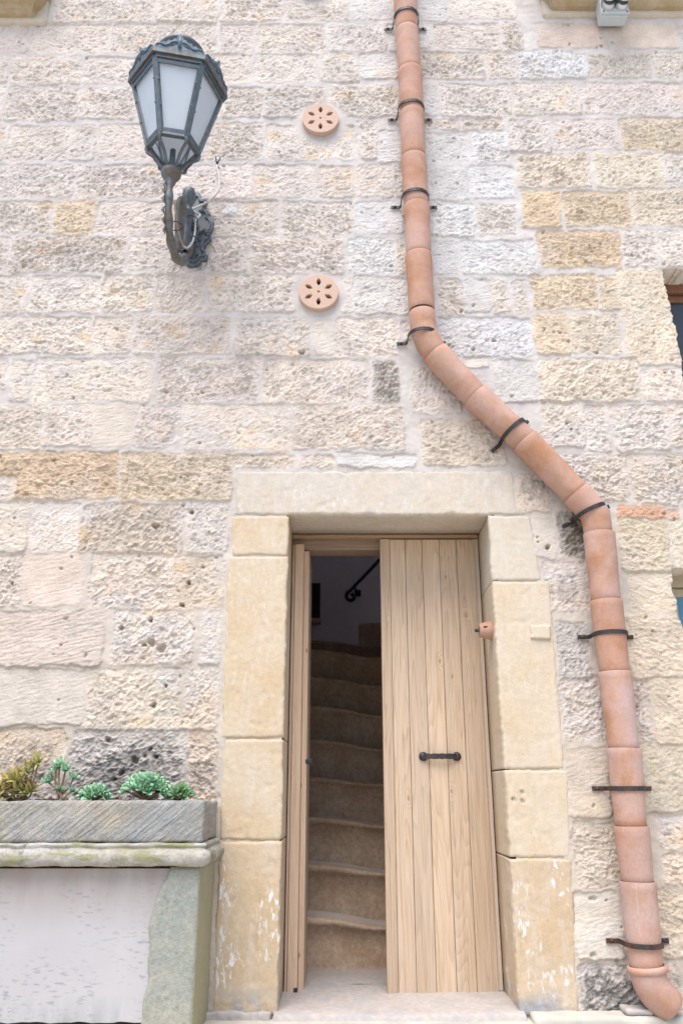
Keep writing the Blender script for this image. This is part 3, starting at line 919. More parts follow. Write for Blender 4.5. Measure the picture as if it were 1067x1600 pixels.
block('jamb_stone', jq(0, 1203.5, 887, 1339.5, False, None, 890), -0.004, YB, M['jamb_right'], sur, 171, holes=hs)
block('jamb_stone', jq(0, 1342, 892, 1588, False, None, 904), -0.0045, YB, M['jamb_low'], sur, 181, 0.0013)
# small rectangular stone let into the right jamb
block('inset_stone', [xz(828, 977), xz(858, 977), xz(859, 999), xz(828, 999)], -0.017, 0.01, M['jamb_right'], sur, 191, 0.001, 0.006, 0.003, cell=0.005)

# threshold
th = MB()
zt = 0.028
nx_, ny_ = 60, 28
vs = []
for j in range(ny_ + 1):
    for i in range(nx_ + 1):
        x = -0.275 + 1.02 * i / nx_; y = -0.05 + 0.62 * j / ny_
        z = zt - 0.006 * math.exp(-((x - 0.2) / 0.3) ** 2) + 0.0015 * math.sin(x * 31 + y * 17) - (0.010 if j == 0 else 0) - (0.003 if j == 1 else 0)
        vs.append((x, y, z))
fs = [(j * (nx_ + 1) + i, j * (nx_ + 1) + i + 1, (j + 1) * (nx_ + 1) + i + 1, (j + 1) * (nx_ + 1) + i) for j in range(ny_) for i in range(nx_)]
n0 = len(vs)
vs += [(-0.275 + 1.02 * i / nx_, -0.052, -0.03) for i in range(nx_ + 1)]
fs += [(i, n0 + i, n0 + i + 1, i + 1) for i in range(nx_)]
th.add(vs, fs, True)
tho = th.build('threshold_slab', M['threshold'])
tag(tho, 'worn pale stone threshold slab under the wooden door', 'threshold')

# ------------------------------------------------------------------ wooden doors and frame
YD = 0.325
fr = thing('door_frame', (0.23, YD, 0.03), 'weathered wooden door frame and old beam set inside the stone opening', 'door frame')
ztop = at(0, 842, YD).z
zbot = at(0, 1561, YD).z
mb = MB(); mb.box((XL + 0.002, YD - 0.012, ztop + 0.004), (XR - 0.002, YB - 0.004, zl - 0.004), 0.004, plank=0.3)
mb.build('head_rail', M['wood_x'], fr)
mb = MB(); mb.box((0.702, YD + 0.004, 0.03), (XR - 0.003, YB - 0.004, ztop + 0.001), 0.003, plank=0.7)
mb.build('frame_post', M['wood'], fr)
zb = at(0, 866, 0.46).z
mb = MB(); mb.box((XL - 0.05, 0.375, zb), (XR + 0.05, 0.50, zb + 0.20), 0.006, plank=0.5)
mb.build('beam', M['wood_dark'], fr)

# right leaf, closed
x0, x1 = at(592, 845, YD).x, at(740, 845, YD).x
x0 = (at(591, 845, YD).x + at(608, 1560, YD).x) / 2
x1 = (at(740, 845, YD).x + at(785, 1560, YD).x) / 2 - 0.006
rd = thing('wooden_door', (x1, YD, zbot), 'closed right door leaf of pale vertical planks with black iron pull handle', 'door', 'two leaves of the entrance door')
mb = MB()
edges = [591, 606, 630.5, 657, 684, 711, 740]
edges = [x0 + (x1 - x0) * (e - 591) / (740 - 591) for e in edges]
for i in range(1, 6):
    a, b = edges[i], edges[i + 1]
    dy = random.uniform(-0.0012, 0.0012)
    mb.box((a + 0.0009, YD + dy, zbot + 0.004 + random.uniform(-.002, .002)), (b - 0.0009, YD + 0.045, ztop - 0.003), 0.0032, plank=0.13 + 0.211 * i)
mb.build('plank_panel', M['wood'], rd)
mb = MB(); mb.box((edges[0], YD - 0.006, zbot), (edges[1], YD + 0.05, ztop - 0.001), 0.004, plank=0.91)
mb.build('meeting_stile', M['wood'], rd)
# handle: flat forged bar on two round rosettes
hl, hr_ = at(661, 1182, YD), at(713, 1182, YD)
hm = MB()
pts = []
for i in range(13):
    t = i / 12
    off = 0.010 + 0.018 * math.sin(PI * t) ** 0.5
    pts.append(Vector((hl.x + (hr_.x - hl.x) * t, YD - off, hl.z)))
for i in range(12):
    w = 0.021 + 0.002 * math.sin(i * 2.3)
    hm.bar(pts[i], pts[i + 1] + (pts[i + 1] - pts[i]) * 0.1, 0.006, w + 0.004, (0, 0, 1))
hd = hm.build('handle', M['iron'], rd)
for p in (hl, hr_):
    q_ = MB(); q_.lathe((p.x, YD + 0.001, p.z), (0, -1, 0), [(0, 0.0), (0, 0.021), (0.006, 0.0215), (0.012, 0.018), (0.016, 0.009), (0.017, 0.0)], 20)
    q_.build('rosette', M['iron'], hd)

# left leaf, swung inwards: seen on its edge
ld = thing('wooden_door', (XL + 0.03, YD, zbot), 'left door leaf swung open inwards, seen on its narrow edge', 'door', 'two leaves of the entrance door')
lx0, lx1, lx2 = at(450.5, 1200, YD).x, at(469.5, 1200, YD).x, at(479.5, 1200, YD).x
zlt = at(0, 850, YD).z
mb = MB(); mb.box((lx0 + 0.014, YD, zbot + 0.012), (lx1, YD + 0.43, zlt), 0.003, plank=0.21)
mb.box((lx0, YD + 0.004, zbot + 0.010), (lx0 + 0.0125, YD + 0.43, zlt - 0.004), 0.002, plank=0.52)
mb.build('leaf_panel', M['wood_edge'], ld)
mb = MB(); mb.box((lx1 + 0.001, YD + 0.03, zbot + 0.012), (lx2 - 0.003, YD + 0.43, zlt - 0.03), 0.004, plank=0.67)
mb.build('rebate_strip', M['wood_edge'], ld)
p = at(484, 1190, YD + 0.05)
mb = MB(); mb.box((p.x - 0.024, p.y - 0.02, p.z - 0.012), (p.x + 0.012, p.y + 0.02, p.z + 0.012), 0.003)
mb.box((p.x + 0.004, p.y - 0.024, p.z - 0.017), (p.x + 0.016, p.y + 0.024, p.z - 0.011), 0.002)
mb.build('latch', M['iron'], ld)
p = at(460, 1549, YD)
mb = MB(); mb.box((p.x - 0.004, YD - 0.006, p.z - 0.022), (p.x + 0.014, YD + 0.01, p.z + 0.014), 0.003)
mb.build('floor_bolt', M['iron'], ld)

# terracotta cup with a clapper-like iron pin on the right reveal
pc = at(762, 985, 0.10)
tcup = thing('terracotta_cup', (XR, 0.10, pc.z), 'small terracotta cup with dark pin fixed on the right door reveal', 'wall fitting')
mb = MB(); mb.lathe((XR + 0.004, 0.10, pc.z), (-1, 0, 0), [(0, 0.0), (0, 0.046), (0.008, 0.047), (0.06, 0.034), (0.066, 0.030), (0.066, 0.012), (0.05, 0.01), (0.05, 0.0)], 28)
mb.build('cup_body', M['terra'], tcup)
mb = MB(); mb.tube([(XR - 0.04, 0.10, pc.z), (XR - 0.082, 0.10, pc.z)], [0.009, 0.008], 10)
mb.build('pin', M['iron'], tcup)
mb = MB(); mb.box((XR - 0.045, 0.060, pc.z + 0.006), (XR - 0.018, 0.075, pc.z + 0.014), 0.002)
mb.build('slot', M['cavity'], tcup)  # dark block in place of the shaded slot

# ------------------------------------------------------------------ stairs and stairwell
ZF = 0.024
stair = thing('staircase', (0.25, 0.76, ZF), 'worn brown stone staircase rising in the dark behind the door', 'staircase')


def step(yf, z0, z1, depth, x0=-0.42, x1=0.95, seed=0, dip=0.046, mat='step'):
    r_ = random.Random(seed)
    nx = 40
    prof = [(0.012, 0.0), (0.010, 0.10), (0.006, 0.19)]
    hgt = z1 - z0
    pr = [(0.016, z0 - 0.0), (0.016, z0 + 0.045), (0.014, z0 + hgt * 0.45), (0.010, z1 - 0.045), (-0.012, z1 - 0.036), (-0.022, z1 - 0.020), (-0.018, z1 - 0.006), (-0.004, z1), (depth * 0.5, z1 + 0.002), (depth + 0.03, z1 + 0.002)]
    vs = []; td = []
    c0 = 0.24 + r_.uniform(-0.06, 0.06); ph = r_.uniform(0, 6)
    for i in range(nx + 1):
        x = x0 + (x1 - x0) * i / nx
        wear = math.exp(-((x - c0) / 0.22) ** 2)
        bow = -0.040 * (x + 0.05) + 0.014 * math.sin(x * 7 + ph)
        for k_, (dy, z) in enumerate(pr):
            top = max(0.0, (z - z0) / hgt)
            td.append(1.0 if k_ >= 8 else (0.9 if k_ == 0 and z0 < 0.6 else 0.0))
            vs.append((x, yf + dy + (0.012 * wear if k_ >= 3 else 0) + 0.004 * math.sin(x * 23 + k_ + ph), z - (dip * wear + bow * 0 + 0.0) * top ** 3 + bow * 0.35 * top))
    n = len(pr)
    fs = [(i * n + k_, (i + 1) * n + k_, (i + 1) * n + k_ + 1, i * n + k_ + 1) for i in range(nx) for k_ in range(n - 1)]
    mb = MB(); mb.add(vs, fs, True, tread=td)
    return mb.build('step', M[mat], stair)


zs = [ZF, 0.275, 0.505, 0.738, 0.966, 1.186, 1.412, 1.632, 1.856]
yf = 0.76
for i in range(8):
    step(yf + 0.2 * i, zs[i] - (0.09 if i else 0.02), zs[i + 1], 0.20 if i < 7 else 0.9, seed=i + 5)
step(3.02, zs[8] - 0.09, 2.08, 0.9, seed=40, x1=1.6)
# winder step turning to the right
mb = MB()
pr = [at(560, 1003, 3.55), at(592, 1003, 3.55)]
zt_ = at(0, 974, 3.55).z
xw = at(560, 990, 3.55).x
vs = []; n = 14
for j, z in enumerate((2.0, zt_ - 0.02, zt_)):
    for i in range(n + 1):
        a = PI / 2 * i / n
        vs.append((xw + 0.9 * math.sin(a) * 0.9 + (0.012 if j == 2 else 0), 3.55 + 0.5 * (1 - math.cos(a)) * -0.35 + (0.012 if j == 2 else 0), z + 0.03 * math.sin(a)))
fs = [(j * (n + 1) + i, j * (n + 1) + i + 1, (j + 1) * (n + 1) + i + 1, (j + 1) * (n + 1) + i) for j in range(2) for i in range(n)]
b0 = len(vs)
for i in range(n + 1):
    p_ = vs[2 * (n + 1) + i]; vs.append((p_[0] + 0.02, 4.1, p_[2]))
fs += [(2 * (n + 1) + i, 2 * (n + 1) + i + 1, b0 + i + 1, b0 + i) for i in range(n)]
fs.append((0, (n + 1), 2 * (n + 1), b0)) 
b1 = len(vs); vs.append((xw + 0.02, 4.1, 2.0)); fs.append((0, 2 * (n + 1), b0, b1))
mb.add(vs, fs, False)
mb.build('winder_step', M['step'], stair)

sw = thing('stairwell_walls', (0.25, 2.0, 0.0), 'dim lilac-grey plaster walls enclosing the stairs behind the door', 'interior wall')
mb = MB()
mb.box((-0.75, 0.372, -0.05), (-0.43, 2.6, 4.2))            # left wall
mb.box((-1.2, 2.61, -0.05), (-0.9, 4.3, 4.2))
mb.box((0.96, 0.372, -0.05), (1.2, 2.6, 4.2))               # right wall
mb.box((2.0, 2.61, -0.05), (2.2, 4.3, 4.2))
mb.box((-1.2, 4.31, -0.05), (2.2, 4.5, 4.2))                # back wall
mb.box((-1.2, 0.372, 4.21), (2.2, 3.0, 4.4))                # ceiling; unseen opening added over the landing to let sky light in
mb.box((-1.2, 3.01, 4.21), (1.30, 4.5, 4.4))
mb.box((-0.425, 0.372, zb + 0.21), (0.955, 0.55, 4.2))      # over the beam
mb.box((-0.425, 0.372, -0.05), (XL - 0.055, 0.55, zb + 0.2))
mb.box((XR + 0.052, 0.372, -0.05), (0.955, 0.55, zb + 0.2))
mb.box((-1.2, 2.60, -0.05), (-0.755, 2.606, 4.2)); mb.box((1.205, 2.60, -0.05), (2.2, 2.606, 4.2))
mb.build('plaster', M['plaster'], sw)
fl = MB(); fl.add([(-0.5, 0.5, ZF), (1.0, 0.5, ZF), (1.0, 0.9, ZF), (-0.5, 0.9, ZF)], [(0, 1, 2, 3)])
tag(fl.build('floor', M['threshold']), 'pale stone hall floor behind the threshold', 'floor', None, 'structure')
# niche with a small shelf on the back wall
nl, nt = at(483, 912, 4.30), at(500, 968, 4.30)
nb = thing('wall_niche', (nl.x, 4.3, nt.z), 'dark recess with a small stone shelf on the back wall of the stairwell', 'niche')
mb = MB(); mb.box((nl.x - 0.35, 4.27, nt.z), (nt.x, 4.309, nl.z), 0.004); mb.build('recess', M['cavity'], nb)  # flat dark block in place of a shaded hollow
mb = MB(); mb.box((nl.x - 0.35, 4.20, nt.z - 0.05), (nt.x + 0.01, 4.309, nt.z - 0.002), 0.006); mb.build('shelf', M['step'], nb)
# handrail
hrl = thing('handrail', at(545, 935, 4.2), 'black iron handrail with scrolled end on the dark stairwell wall', 'handrail')
a_, b_ = at(548, 922, 4.2), at(592, 876, 4.2)
dirv = (b_ - a_).normalized()
pts = []
c_ = at(547, 932, 4.2); 
sp = []
for i in range(22):
    t = i / 21
    ang = PI * 0.75 + t * 2 * PI * 0.95
    r = 0.055 * (1 - 0.72 * t)
    sp.append(Vector((c_.x + 0.012 + r * math.cos(ang), 4.2, c_.z + r * math.sin(ang))))
pts = [a_ + dirv * 1.9, b_, a_] + sp
mb = MB(); mb.tube(pts, 0.017, 10); mb.build('rail', M['black'], hrl)
pb = at(559, 925, 4.25); pj = at(553, 917, 4.2)
mb = MB(); mb.tube([pj, Vector((pb.x, 4.26, pb.z))], 0.010, 8)
mb.box((pb.x - 0.032, 4.29, pb.z - 0.032), (pb.x + 0.032, 4.309, pb.z + 0.032), 0.003); mb.build('rail_bracket', M['black'], hrl)

# ------------------------------------------------------------------ terracotta vents
def leaf_poly(cx, cy, ang, L, w, n=10):
    pts = []
    for i in range(n + 1):
        t = i / n; pts.append((t - 0.5, w * math.sin(PI * t) / L))
    for i in range(n - 1, 0, -1):
        t = i / n; pts.append((t - 0.5, -w * math.sin(PI * t) / L))
    ca, sa = math.cos(ang), math.sin(ang)
    return [(cx + L * (x * ca - y * sa), cy + L * (x * sa + y * ca)) for x, y in pts]


def make_vent(p, label):
    t = thing('terracotta_vent', (p.x, 0.0, p.z), label, 'vent', 'round terracotta vents in the wall')
    R = 0.1055
    out = [(R * math.cos(2 * PI * i / 64), R * math.sin(2 * PI * i / 64)) for i in range(64)]
    holes = [leaf_poly(0.062 * math.cos(a), 0.062 * math.sin(a), a, 0.053, 0.0145) for a in [PI / 2 + k_ * PI / 3 for k_ in range(6)]]
    holes.append([(0.0095 * math.cos(2 * PI * i / 14), 0.0085 * math.sin(2 * PI * i / 14)) for i in range(14)])
    vs, fs = curve_plate(out, holes, 0.034, 0.0025)
    mb = MB(); mb.add([(v.x, v.z * 1.0 - 0.017, v.y) for v in vs], fs, False)
    me_ = mb
    me_.v = [Vector(v) + Vector((p.x, 0, p.z)) for v in me_.v]
    me_.build('vent_plate', M['terra_pale'], t)
    mb = MB(); mb.lathe((p.x, 0.10, p.z), (0, -1, 0), [(0, 0.0), (0, 0.085), (0.097, 0.085), (0.097, 0.089), (-0.004, 0.089)], 32)
    mb.build('sleeve', M['cavity'], t)
    return t


v0 = make_vent(VENTS[0], 'round terracotta vent with petal slots right of the lantern head')


def copy_thing(o, loc, label):
    c = o.copy(); COL.objects.link(c); c.location = loc; c['label'] = label
    for ch in o.children:
        k_ = ch.copy(); COL.objects.link(k_); k_.parent = c
    return c


copy_thing(v0, (VENTS[1].x, 0, VENTS[1].z), 'round terracotta vent with petal slots lower on the wall, above the door lintel')
copy_thing(v0, (VENTS[2].x, 0, VENTS[2].z), 'round terracotta vent cut off by the top edge of the photo')

# ------------------------------------------------------------------ downpipe
pipe = thing('drainpipe', at(1015, 1545, -0.09), 'terracotta drainpipe of short sections zigzagging down the right side of the wall', 'drainpipe')
YP = -0.086
RP = 0.0715


def pp(u, v):
    return at(u, v, YP)


rngp = random.Random(11)


def pipe_section(path, r0, r1, bloom, tip_in=0.03, lip=True):
    """hollow section along a polyline; upper mouth is a socket, lower end slightly narrower"""
    P = [Vector(p) for p in path]
    L = [0]
    for a, b in zip(P, P[1:]):
        L.append(L[-1] + (b - a).length)

    def pos(s):
        s = max(0, min(L[-1], s))
        for i in range(len(P) - 1):
            if s <= L[i + 1] + 1e-9:
                return P[i].lerp(P[i + 1], (s - L[i]) / (L[i + 1] - L[i]))
        return P[-1]

    def tan(s):
        d = pos(s + 0.012) - pos(s - 0.012)
        return d.normalized()
    T = L[-1]
    st = [(0.035, r0 - 0.007), (0.004, r0 - 0.005), (0.0, r0 - 0.0035), (0.0, r0 - 0.001), (0.002, r0 + 0.0)]
    nb = max(6, int(T / 0.025))
    ph = rngp.uniform(0, 6)
    for i in range(1, nb):
        t = i / nb
        s = 0.003 + (T - 0.006) * t
        st.append((s, r0 + (r1 - r0) * t + 0.0009 * math.sin(t * 9 + ph)))
    st += [(T - 0.003, r1), (T, r1 - 0.002), (T, r1 - 0.007), (T - 0.03, r1 - 0.009)]
    seg = 32
    rr = []
    u = None
    for s, r in st:
        d = tan(s); c = pos(s)
        if u is None:
            u = Vector((0, -1, 0)); u = (u - d * u.dot(d)).normalized()
        uu = Vector((0, -1, 0)); uu = (uu - d * uu.dot(d)).normalized()
        w = d.cross(uu)
        rr.append([c + (uu * math.cos(2 * PI * j / seg) + w * math.sin(2 * PI * j / seg)) * r for j in range(seg)])
    mb = MB(); mb.rings(rr, bloom=bloom)
    return mb.build('pipe_section', M['terra'], pipe)


def smooth_path(pts, k=8):
    out = []
    P = [Vector(p) for p in pts]
    if len(P) == 2:
        return P
    P = [P[0] * 2 - P[1]] + P + [P[-1] * 2 - P[-2]]
    for i in range(1, len(P) - 2):
        for j in range(k):
            t = j / k
            out.append(0.5 * ((2 * P[i]) + (-P[i - 1] + P[i + 1]) * t + (2 * P[i - 1] - 5 * P[i] + 4 * P[i + 1] - P[i + 2]) * t * t + (-P[i - 1] + 3 * P[i] - 3 * P[i + 1] + P[i + 2]) * t ** 3))
    out.append(P[-2])
    return out


# straight upper run (u, v of each joint), elbows, diagonal run, lower run
UP = [(629, -70), (632.5, -10), (635.5, 50), (640, 113), (643.5, 178), (646.5, 248), (650.5, 323), (654, 400), (659, 487)]
for i in range(len(UP) - 1):
    a, b = pp(*UP[i]), pp(*UP[i + 1])
    a = a + Vector((rngp.uniform(-.002, .002), rngp.uniform(-.002, .002), 0)); 
    pipe_section([a, b + (a - b).normalized() * 0.004], RP + 0.0012, RP - 0.0035, 0.15 + 0.15 * (i < 4))
pipe_section(smooth_path([pp(659.5, 489), pp(660.5, 506), pp(664, 524), pp(674, 544), pp(682, 555)]), RP - 0.0025, RP - 0.0045, 0.2)
DG = [(680, 553), (742, 619), (819, 689), (897, 769)]
for i in range(3):
    a, b = pp(*DG[i]), pp(*DG[i + 1])
    pipe_section([a + (b - a).normalized() * 0.002, b + (b - a).normalized() * 0.012], RP + 0.004, RP - 0.0045, 0.3)
pipe_section(smooth_path([pp(899, 771), pp(917, 790), pp(929, 806), pp(934, 835)]), RP + 0.003, RP - 0.0045, 0.1)
LW = [(935, 833), (946, 938), (959.5, 1049), (974, 1168), (985, 1289), (995, 1375), (1009, 1508)]
for i in range(len(LW) - 1):
    a, b = pp(*LW[i]), pp(*LW[i + 1])
    pipe_section([a + (b - a).normalized() * 0.004, b + (b - a).normalized() * 0.006], RP + 0.0035, RP - 0.0045 - 0.0015 * (i > 1), [0.35, 0.3, 0.8, 0.9, 0.45, 0.9][i])
# shoe: rolled collar, then a kicked-out spout
shoe = pipe_section(smooth_path([pp(1010, 1510), pp(1014, 1532), at(1024, 1550, YP), at(1045, 1572, YP + 0.012)]), RP + 0.001, RP - 0.003, 0.7)
a, b = pp(1009.5, 1508), pp(1011.5, 1519)
d = (b - a).normalized()
mb = MB(); mb.lathe(a, d, [(0.0, RP - 0.003), (-0.002, RP + 0.002), (0.004, RP + 0.008), (0.013, RP + 0.010), (0.022, RP + 0.008), (0.028, RP + 0.001)], 32, bloom=0.4)
mb.build('collar', M['terra'], pipe)


def clamp(u, v, du, dv, rusty, tabl=0.055, tabr=0.055, sl=1):
    """iron strap round the pipe with two tabs nailed to the wall; (du, dv) = pipe direction in the photo"""
    c = at(u, v, YP)
    ax = (at(u + du, v + dv, YP) - at(u, v, YP)).normalized()
    if ax.z > 0:
        ax = -ax
    fwd = Vector((0, -1, 0))
    side = ax.cross(fwd).normalized()
    if side.x < 0:
        side = -side
    R = RP + 0.0045
    dw = -YP - 0.012       # from the axis back to the stone face
    path = [side * (-R - tabl) - fwd * dw, side * (-R - 0.008) - fwd * dw, side * (-R) - fwd * (dw - 0.012), side * (-R) - fwd * 0.02]
    for i in range(13):
        a = PI - PI * i / 12
        path.append(side * (R * math.cos(a)) + fwd * (R * math.sin(a)))
    path += [side * R - fwd * 0.02, side * R - fwd * (dw - 0.012), side * (R + 0.008) - fwd * dw, side * (R + tabr) - fwd * dw]
    mb = MB()
    wd, th_ = 0.019, 0.0042
    vs = []
    for i, p in enumerate(path):
        t = (path[min(i + 1, len(path) - 1)] - path[max(i - 1, 0)]).normalized()
        nrm = t.cross(ax).normalized()
        for aa, bb in ((-1, -1), (1, -1), (1, 1), (-1, 1)):
            vs.append(c + p + ax * aa * wd / 2 + nrm * bb * th_ / 2)
    fs = []
    n = len(path)
    for i in range(n - 1):
        for j in range(4):
            k_ = (j + 1) % 4
            fs.append((i * 4 + j, i * 4 + k_, (i + 1) * 4 + k_, (i + 1) * 4 + j))
    fs += [(0, 1, 2, 3), tuple(4 * (n - 1) + j for j in (3, 2, 1, 0))]
    mb.add(vs, fs, False)
    o = mb.build('pipe_clamp', M['rust' if rusty else 'iron'], pipe)
    for s_, tb in ((-1, tabl), (1, tabr)):
        pb = c + side * s_ * (R + tb * 0.6) - fwd * (dw - 0.003)
        q_ = MB(); q_.lathe(pb, fwd, [(0, 0.0085), (0.004, 0.008), (0.008, 0.004), (0.009, 0.0)], 10)
        q_.build('bolt', M['rust'], o)


# (u, v) = point of the axis at the height of the wall tabs
for (u, v, du, dv, ry) in [(634.5, 29, 3, 80, 0), (642, 172, 3, 80, 0), (648.5, 310, 3, 80, 0), (660, 525, 4, 60, 0), (801, 672, 80, 78, 0), (922, 799, 40, 70, 0),
                           (953, 991, 12, 110, 0), (979.5, 1232, 12, 110, 1), (1005, 1475, 12, 110, 1)]:
    clamp(u, v, du, dv, ry)

# ------------------------------------------------------------------ wall lantern
LX, LY = -0.832, -0.594
lamp = thing('wall_lantern', (at(303, 360).x, 0, at(0, 360).z), 'old blue-grey hexagonal wall lantern with frosted panes on a curved bracket', 'lantern')
ZR, ZBt, ZC = 4.262, 3.872, 3.745
RB, RT = 0.122, 0.222
PHI = rad(12)


def hexpt(r, i, z):
    a = rad(-90 + 30 + 60 * i) + PHI
    return Vector((LX + r * math.cos(a), LY + r * math.sin(a), z))


mb = MB()
for i in range(6):
    t0, t1 = hexpt(RT, i, ZR - 0.012), hexpt(RT, i + 1, ZR - 0.012); b0, b1 = hexpt(RB, i, ZBt), hexpt(RB, i + 1, ZBt)
    out = ((t0 + t1) / 2 - Vector((LX, LY, ZR))).normalized()
    rad_ = (t0 - Vector((LX, LY, ZR))).normalized()
    mb.bar(b0, t0, 0.026, 0.020, rad_)
    mb.bar(b0, b1, 0.022, 0.020, (0, 0, 1)); mb.bar(t0, t1, 0.026, 0.022, (0, 0, 1))
mb.build('frame', M['lampmetal'], lamp)
for i in range(6):
    t0, t1 = hexpt(RT, i, ZR - 0.02), hexpt(RT, i + 1, ZR - 0.02); b0, b1 = hexpt(RB, i, ZBt), hexpt(RB, i + 1, ZBt)
    n_ = (t1 - t0).cross(b0 - t0).normalized()
    cen = (t0 + t1 + b0 + b1) / 4
    if n_.dot(cen - Vector((LX, LY, cen.z))) < 0:
        n_ = -n_
    qd = [b0, b1, t1, t0]
    ins = [cen + (p - cen) * 0.985 - n_ * 0.004 for p in qd]
    mb = MB(); mb.add(ins + [p - n_ * 0.004 for p in ins], [(0, 1, 2, 3), (7, 6, 5, 4), (0, 4, 5, 1), (1, 5, 6, 2), (2, 6, 7, 3), (3, 7, 4, 0)])
    pane = mb.build('pane', M['frost'], lamp)
    # sash bars holding each pane, proud of the glass
    mb = MB()
    q2 = [cen + (p - cen) * 0.86 + n_ * 0.004 for p in qd]
    q1 = [cen + (p - cen) * 0.955 + n_ * 0.004 for p in qd]
    vs = q1 + q2 + [p + n_ * 0.006 for p in q1] + [p + n_ * 0.006 for p in q2]
    fs = []
    for k_ in range(4):
        m_ = (k_ + 1) % 4
        fs += [(8 + k_, 8 + m_, 12 + m_, 12 + k_), (4 + k_, 4 + m_, 12 + m_, 12 + k_), (k_, m_, 8 + m_, 8 + k_)]
    mb.add(vs, fs)
    for k_, tt in ((0, 0.35), (0, 0.72), (1, 0.4), (1, 0.75)):
        lo_, hi_ = (q1[0], q1[3]) if k_ == 0 else (q1[1], q1[2])
        li_, hi2 = (q2[0], q2[3]) if k_ == 0 else (q2[1], q2[2])
        pq = (lo_.lerp(hi_, tt) + li_.lerp(hi2, tt)) / 2
        mb.lathe(pq + n_ * 0.006, n_, [(0, 0.007), (0.004, 0.006), (0.006, 0.0)], 8)
    mb.build('sash', M['lampmetal'], lamp)
# overhanging eave, hexagonal roof, cap
mb = MB()
RE = 0.250
for r_in, r_out, z0, z1 in ((RT - 0.02, RE, ZR - 0.004, ZR + 0.018),):
    vs = []
    for i in range(6):
        vs += [hexpt(r_in, i, z0 + 0.004), hexpt(r_out, i, z0), hexpt(r_out, i, z1), hexpt(r_in, i, z1 + 0.01)]
    fs = []
    for i in range(6):
        j = (i + 1) % 6
        for k_ in range(4):
            l_ = (k_ + 1) % 4
            fs.append((i * 4 + k_, j * 4 + k_, j * 4 + l_, i * 4 + l_))
    mb.add(vs, fs)
mb.build('eave', M['lampbrown'], lamp)
mb = MB()
prof = [(0.235, ZR + 0.02), (0.185, ZR + 0.065), (0.125, ZR + 0.125), (0.085, ZR + 0.17)]
for i in range(6):
    mb.bar(hexpt(prof[3][0], i, prof[3][1]), hexpt(prof[3][0], i + 1, prof[3][1]), 0.016, 0.016)
    for k_ in range(3):
        mb.bar(hexpt(prof[k_][0], i, prof[k_][1]), hexpt(prof[k_ + 1][0], i, prof[k_ + 1][1]), 0.016, 0.016)
roof_o = mb.build('roof', M['lampmetal'], lamp)
for i in range(6):
    o4 = []
    for r, z in prof:
        o4 += [hexpt(r - 0.004, i, z - 0.002), hexpt(r - 0.004, i + 1, z - 0.002)]
    o4 += [p - Vector((0, 0, 0.004)) for p in o4]
    mb = MB(); mb.add(o4, [(0, 1, 3, 2), (2, 3, 5, 4), (4, 5, 7, 6), (8, 10, 11, 9), (10, 12, 13, 11), (12, 14, 15, 13), (0, 8, 9, 1), (6, 7, 15, 14), (0, 2, 10, 8), (2, 4, 12, 10), (4, 6, 14, 12), (1, 9, 11, 3), (3, 11, 13, 5), (5, 13, 15, 7)])
    mb.build('roof_pane', M['frost'], roof_o)
mb = MB()
mb.lathe((LX, LY, ZR + 0.165), (0, 0, 1), [(0.0, 0.082), (0.05, 0.080), (0.055, 0.118), (0.068, 0.122), (0.10, 0.10), (0.135, 0.06), (0.15, 0.02), (0.175, 0.022), (0.19, 0.014), (0.2, 0.0)], 28)
mb.build('chimney_cap', M['lampmetal'], lamp)
# cast cresting above each eave
for i in range(6):
    p0, p1 = hexpt(RE - 0.006, i, ZR + 0.016), hexpt(RE - 0.006, i + 1, ZR + 0.016)
    w_ = (p1 - p0).length
    outl = []
    n = 44
    for k_ in range(n + 1):
        t = k_ / n; s_ = abs(t - 0.5) * 2
        y = 0.016 + 0.055 * (1 - s_) ** 1.2 + 0.012 * abs(math.sin(t * PI * 9)) + (0.016 if s_ < 0.10 else 0)
        outl.append(((t - 0.5) * w_ * 0.96, y))
    outl += [((0.5 - k_ / 16) * w_ * 0.94, 0.004 * abs(math.sin(k_ * PI / 4))) for k_ in range(17)]
    hl_ = [leaf_poly(sx * w_ * 0.15, 0.028, sx * -0.4, 0.05, 0.006) for sx in (-1, 1)] + [leaf_poly(sx * w_ * 0.30, 0.018, sx * -0.25, 0.036, 0.005) for sx in (-1, 1)]
    vs, fs = curve_plate(outl, hl_, 0.009, 0.0025)
    xdir = (p1 - p0).normalized(); outd = ((p0 + p1) / 2 - Vector((LX, LY, ZR + 0.016))).normalized()
    zdir = (Vector((0, 0, 1)) + outd * 0.12).normalized()
    mb = MB(); mb.add([(p0 + p1) / 2 + xdir * v.x + zdir * v.y + outd * v.z for v in vs], fs)
    for sx in (-1, 1):      # relief scrolls
        pts = [(p0 + p1) / 2 + xdir * sx * (0.012 + 0.10 * t) + zdir * (0.048 - 0.032 * t + 0.008 * math.sin(t * 9)) + outd * 0.006 for t in [k_ / 12 for k_ in range(13)]]
        mb.tube(pts, [0.006 - 0.003 * k_ / 12 for k_ in range(13)], 8)
    mb.tube([(p0 + p1) / 2 + zdir * 0.02 + outd * 0.006, (p0 + p1) / 2 + zdir * 0.082 + outd * 0.008], [0.010, 0.003], 8)
    mb.build('cresting', M['cresting'], lamp)
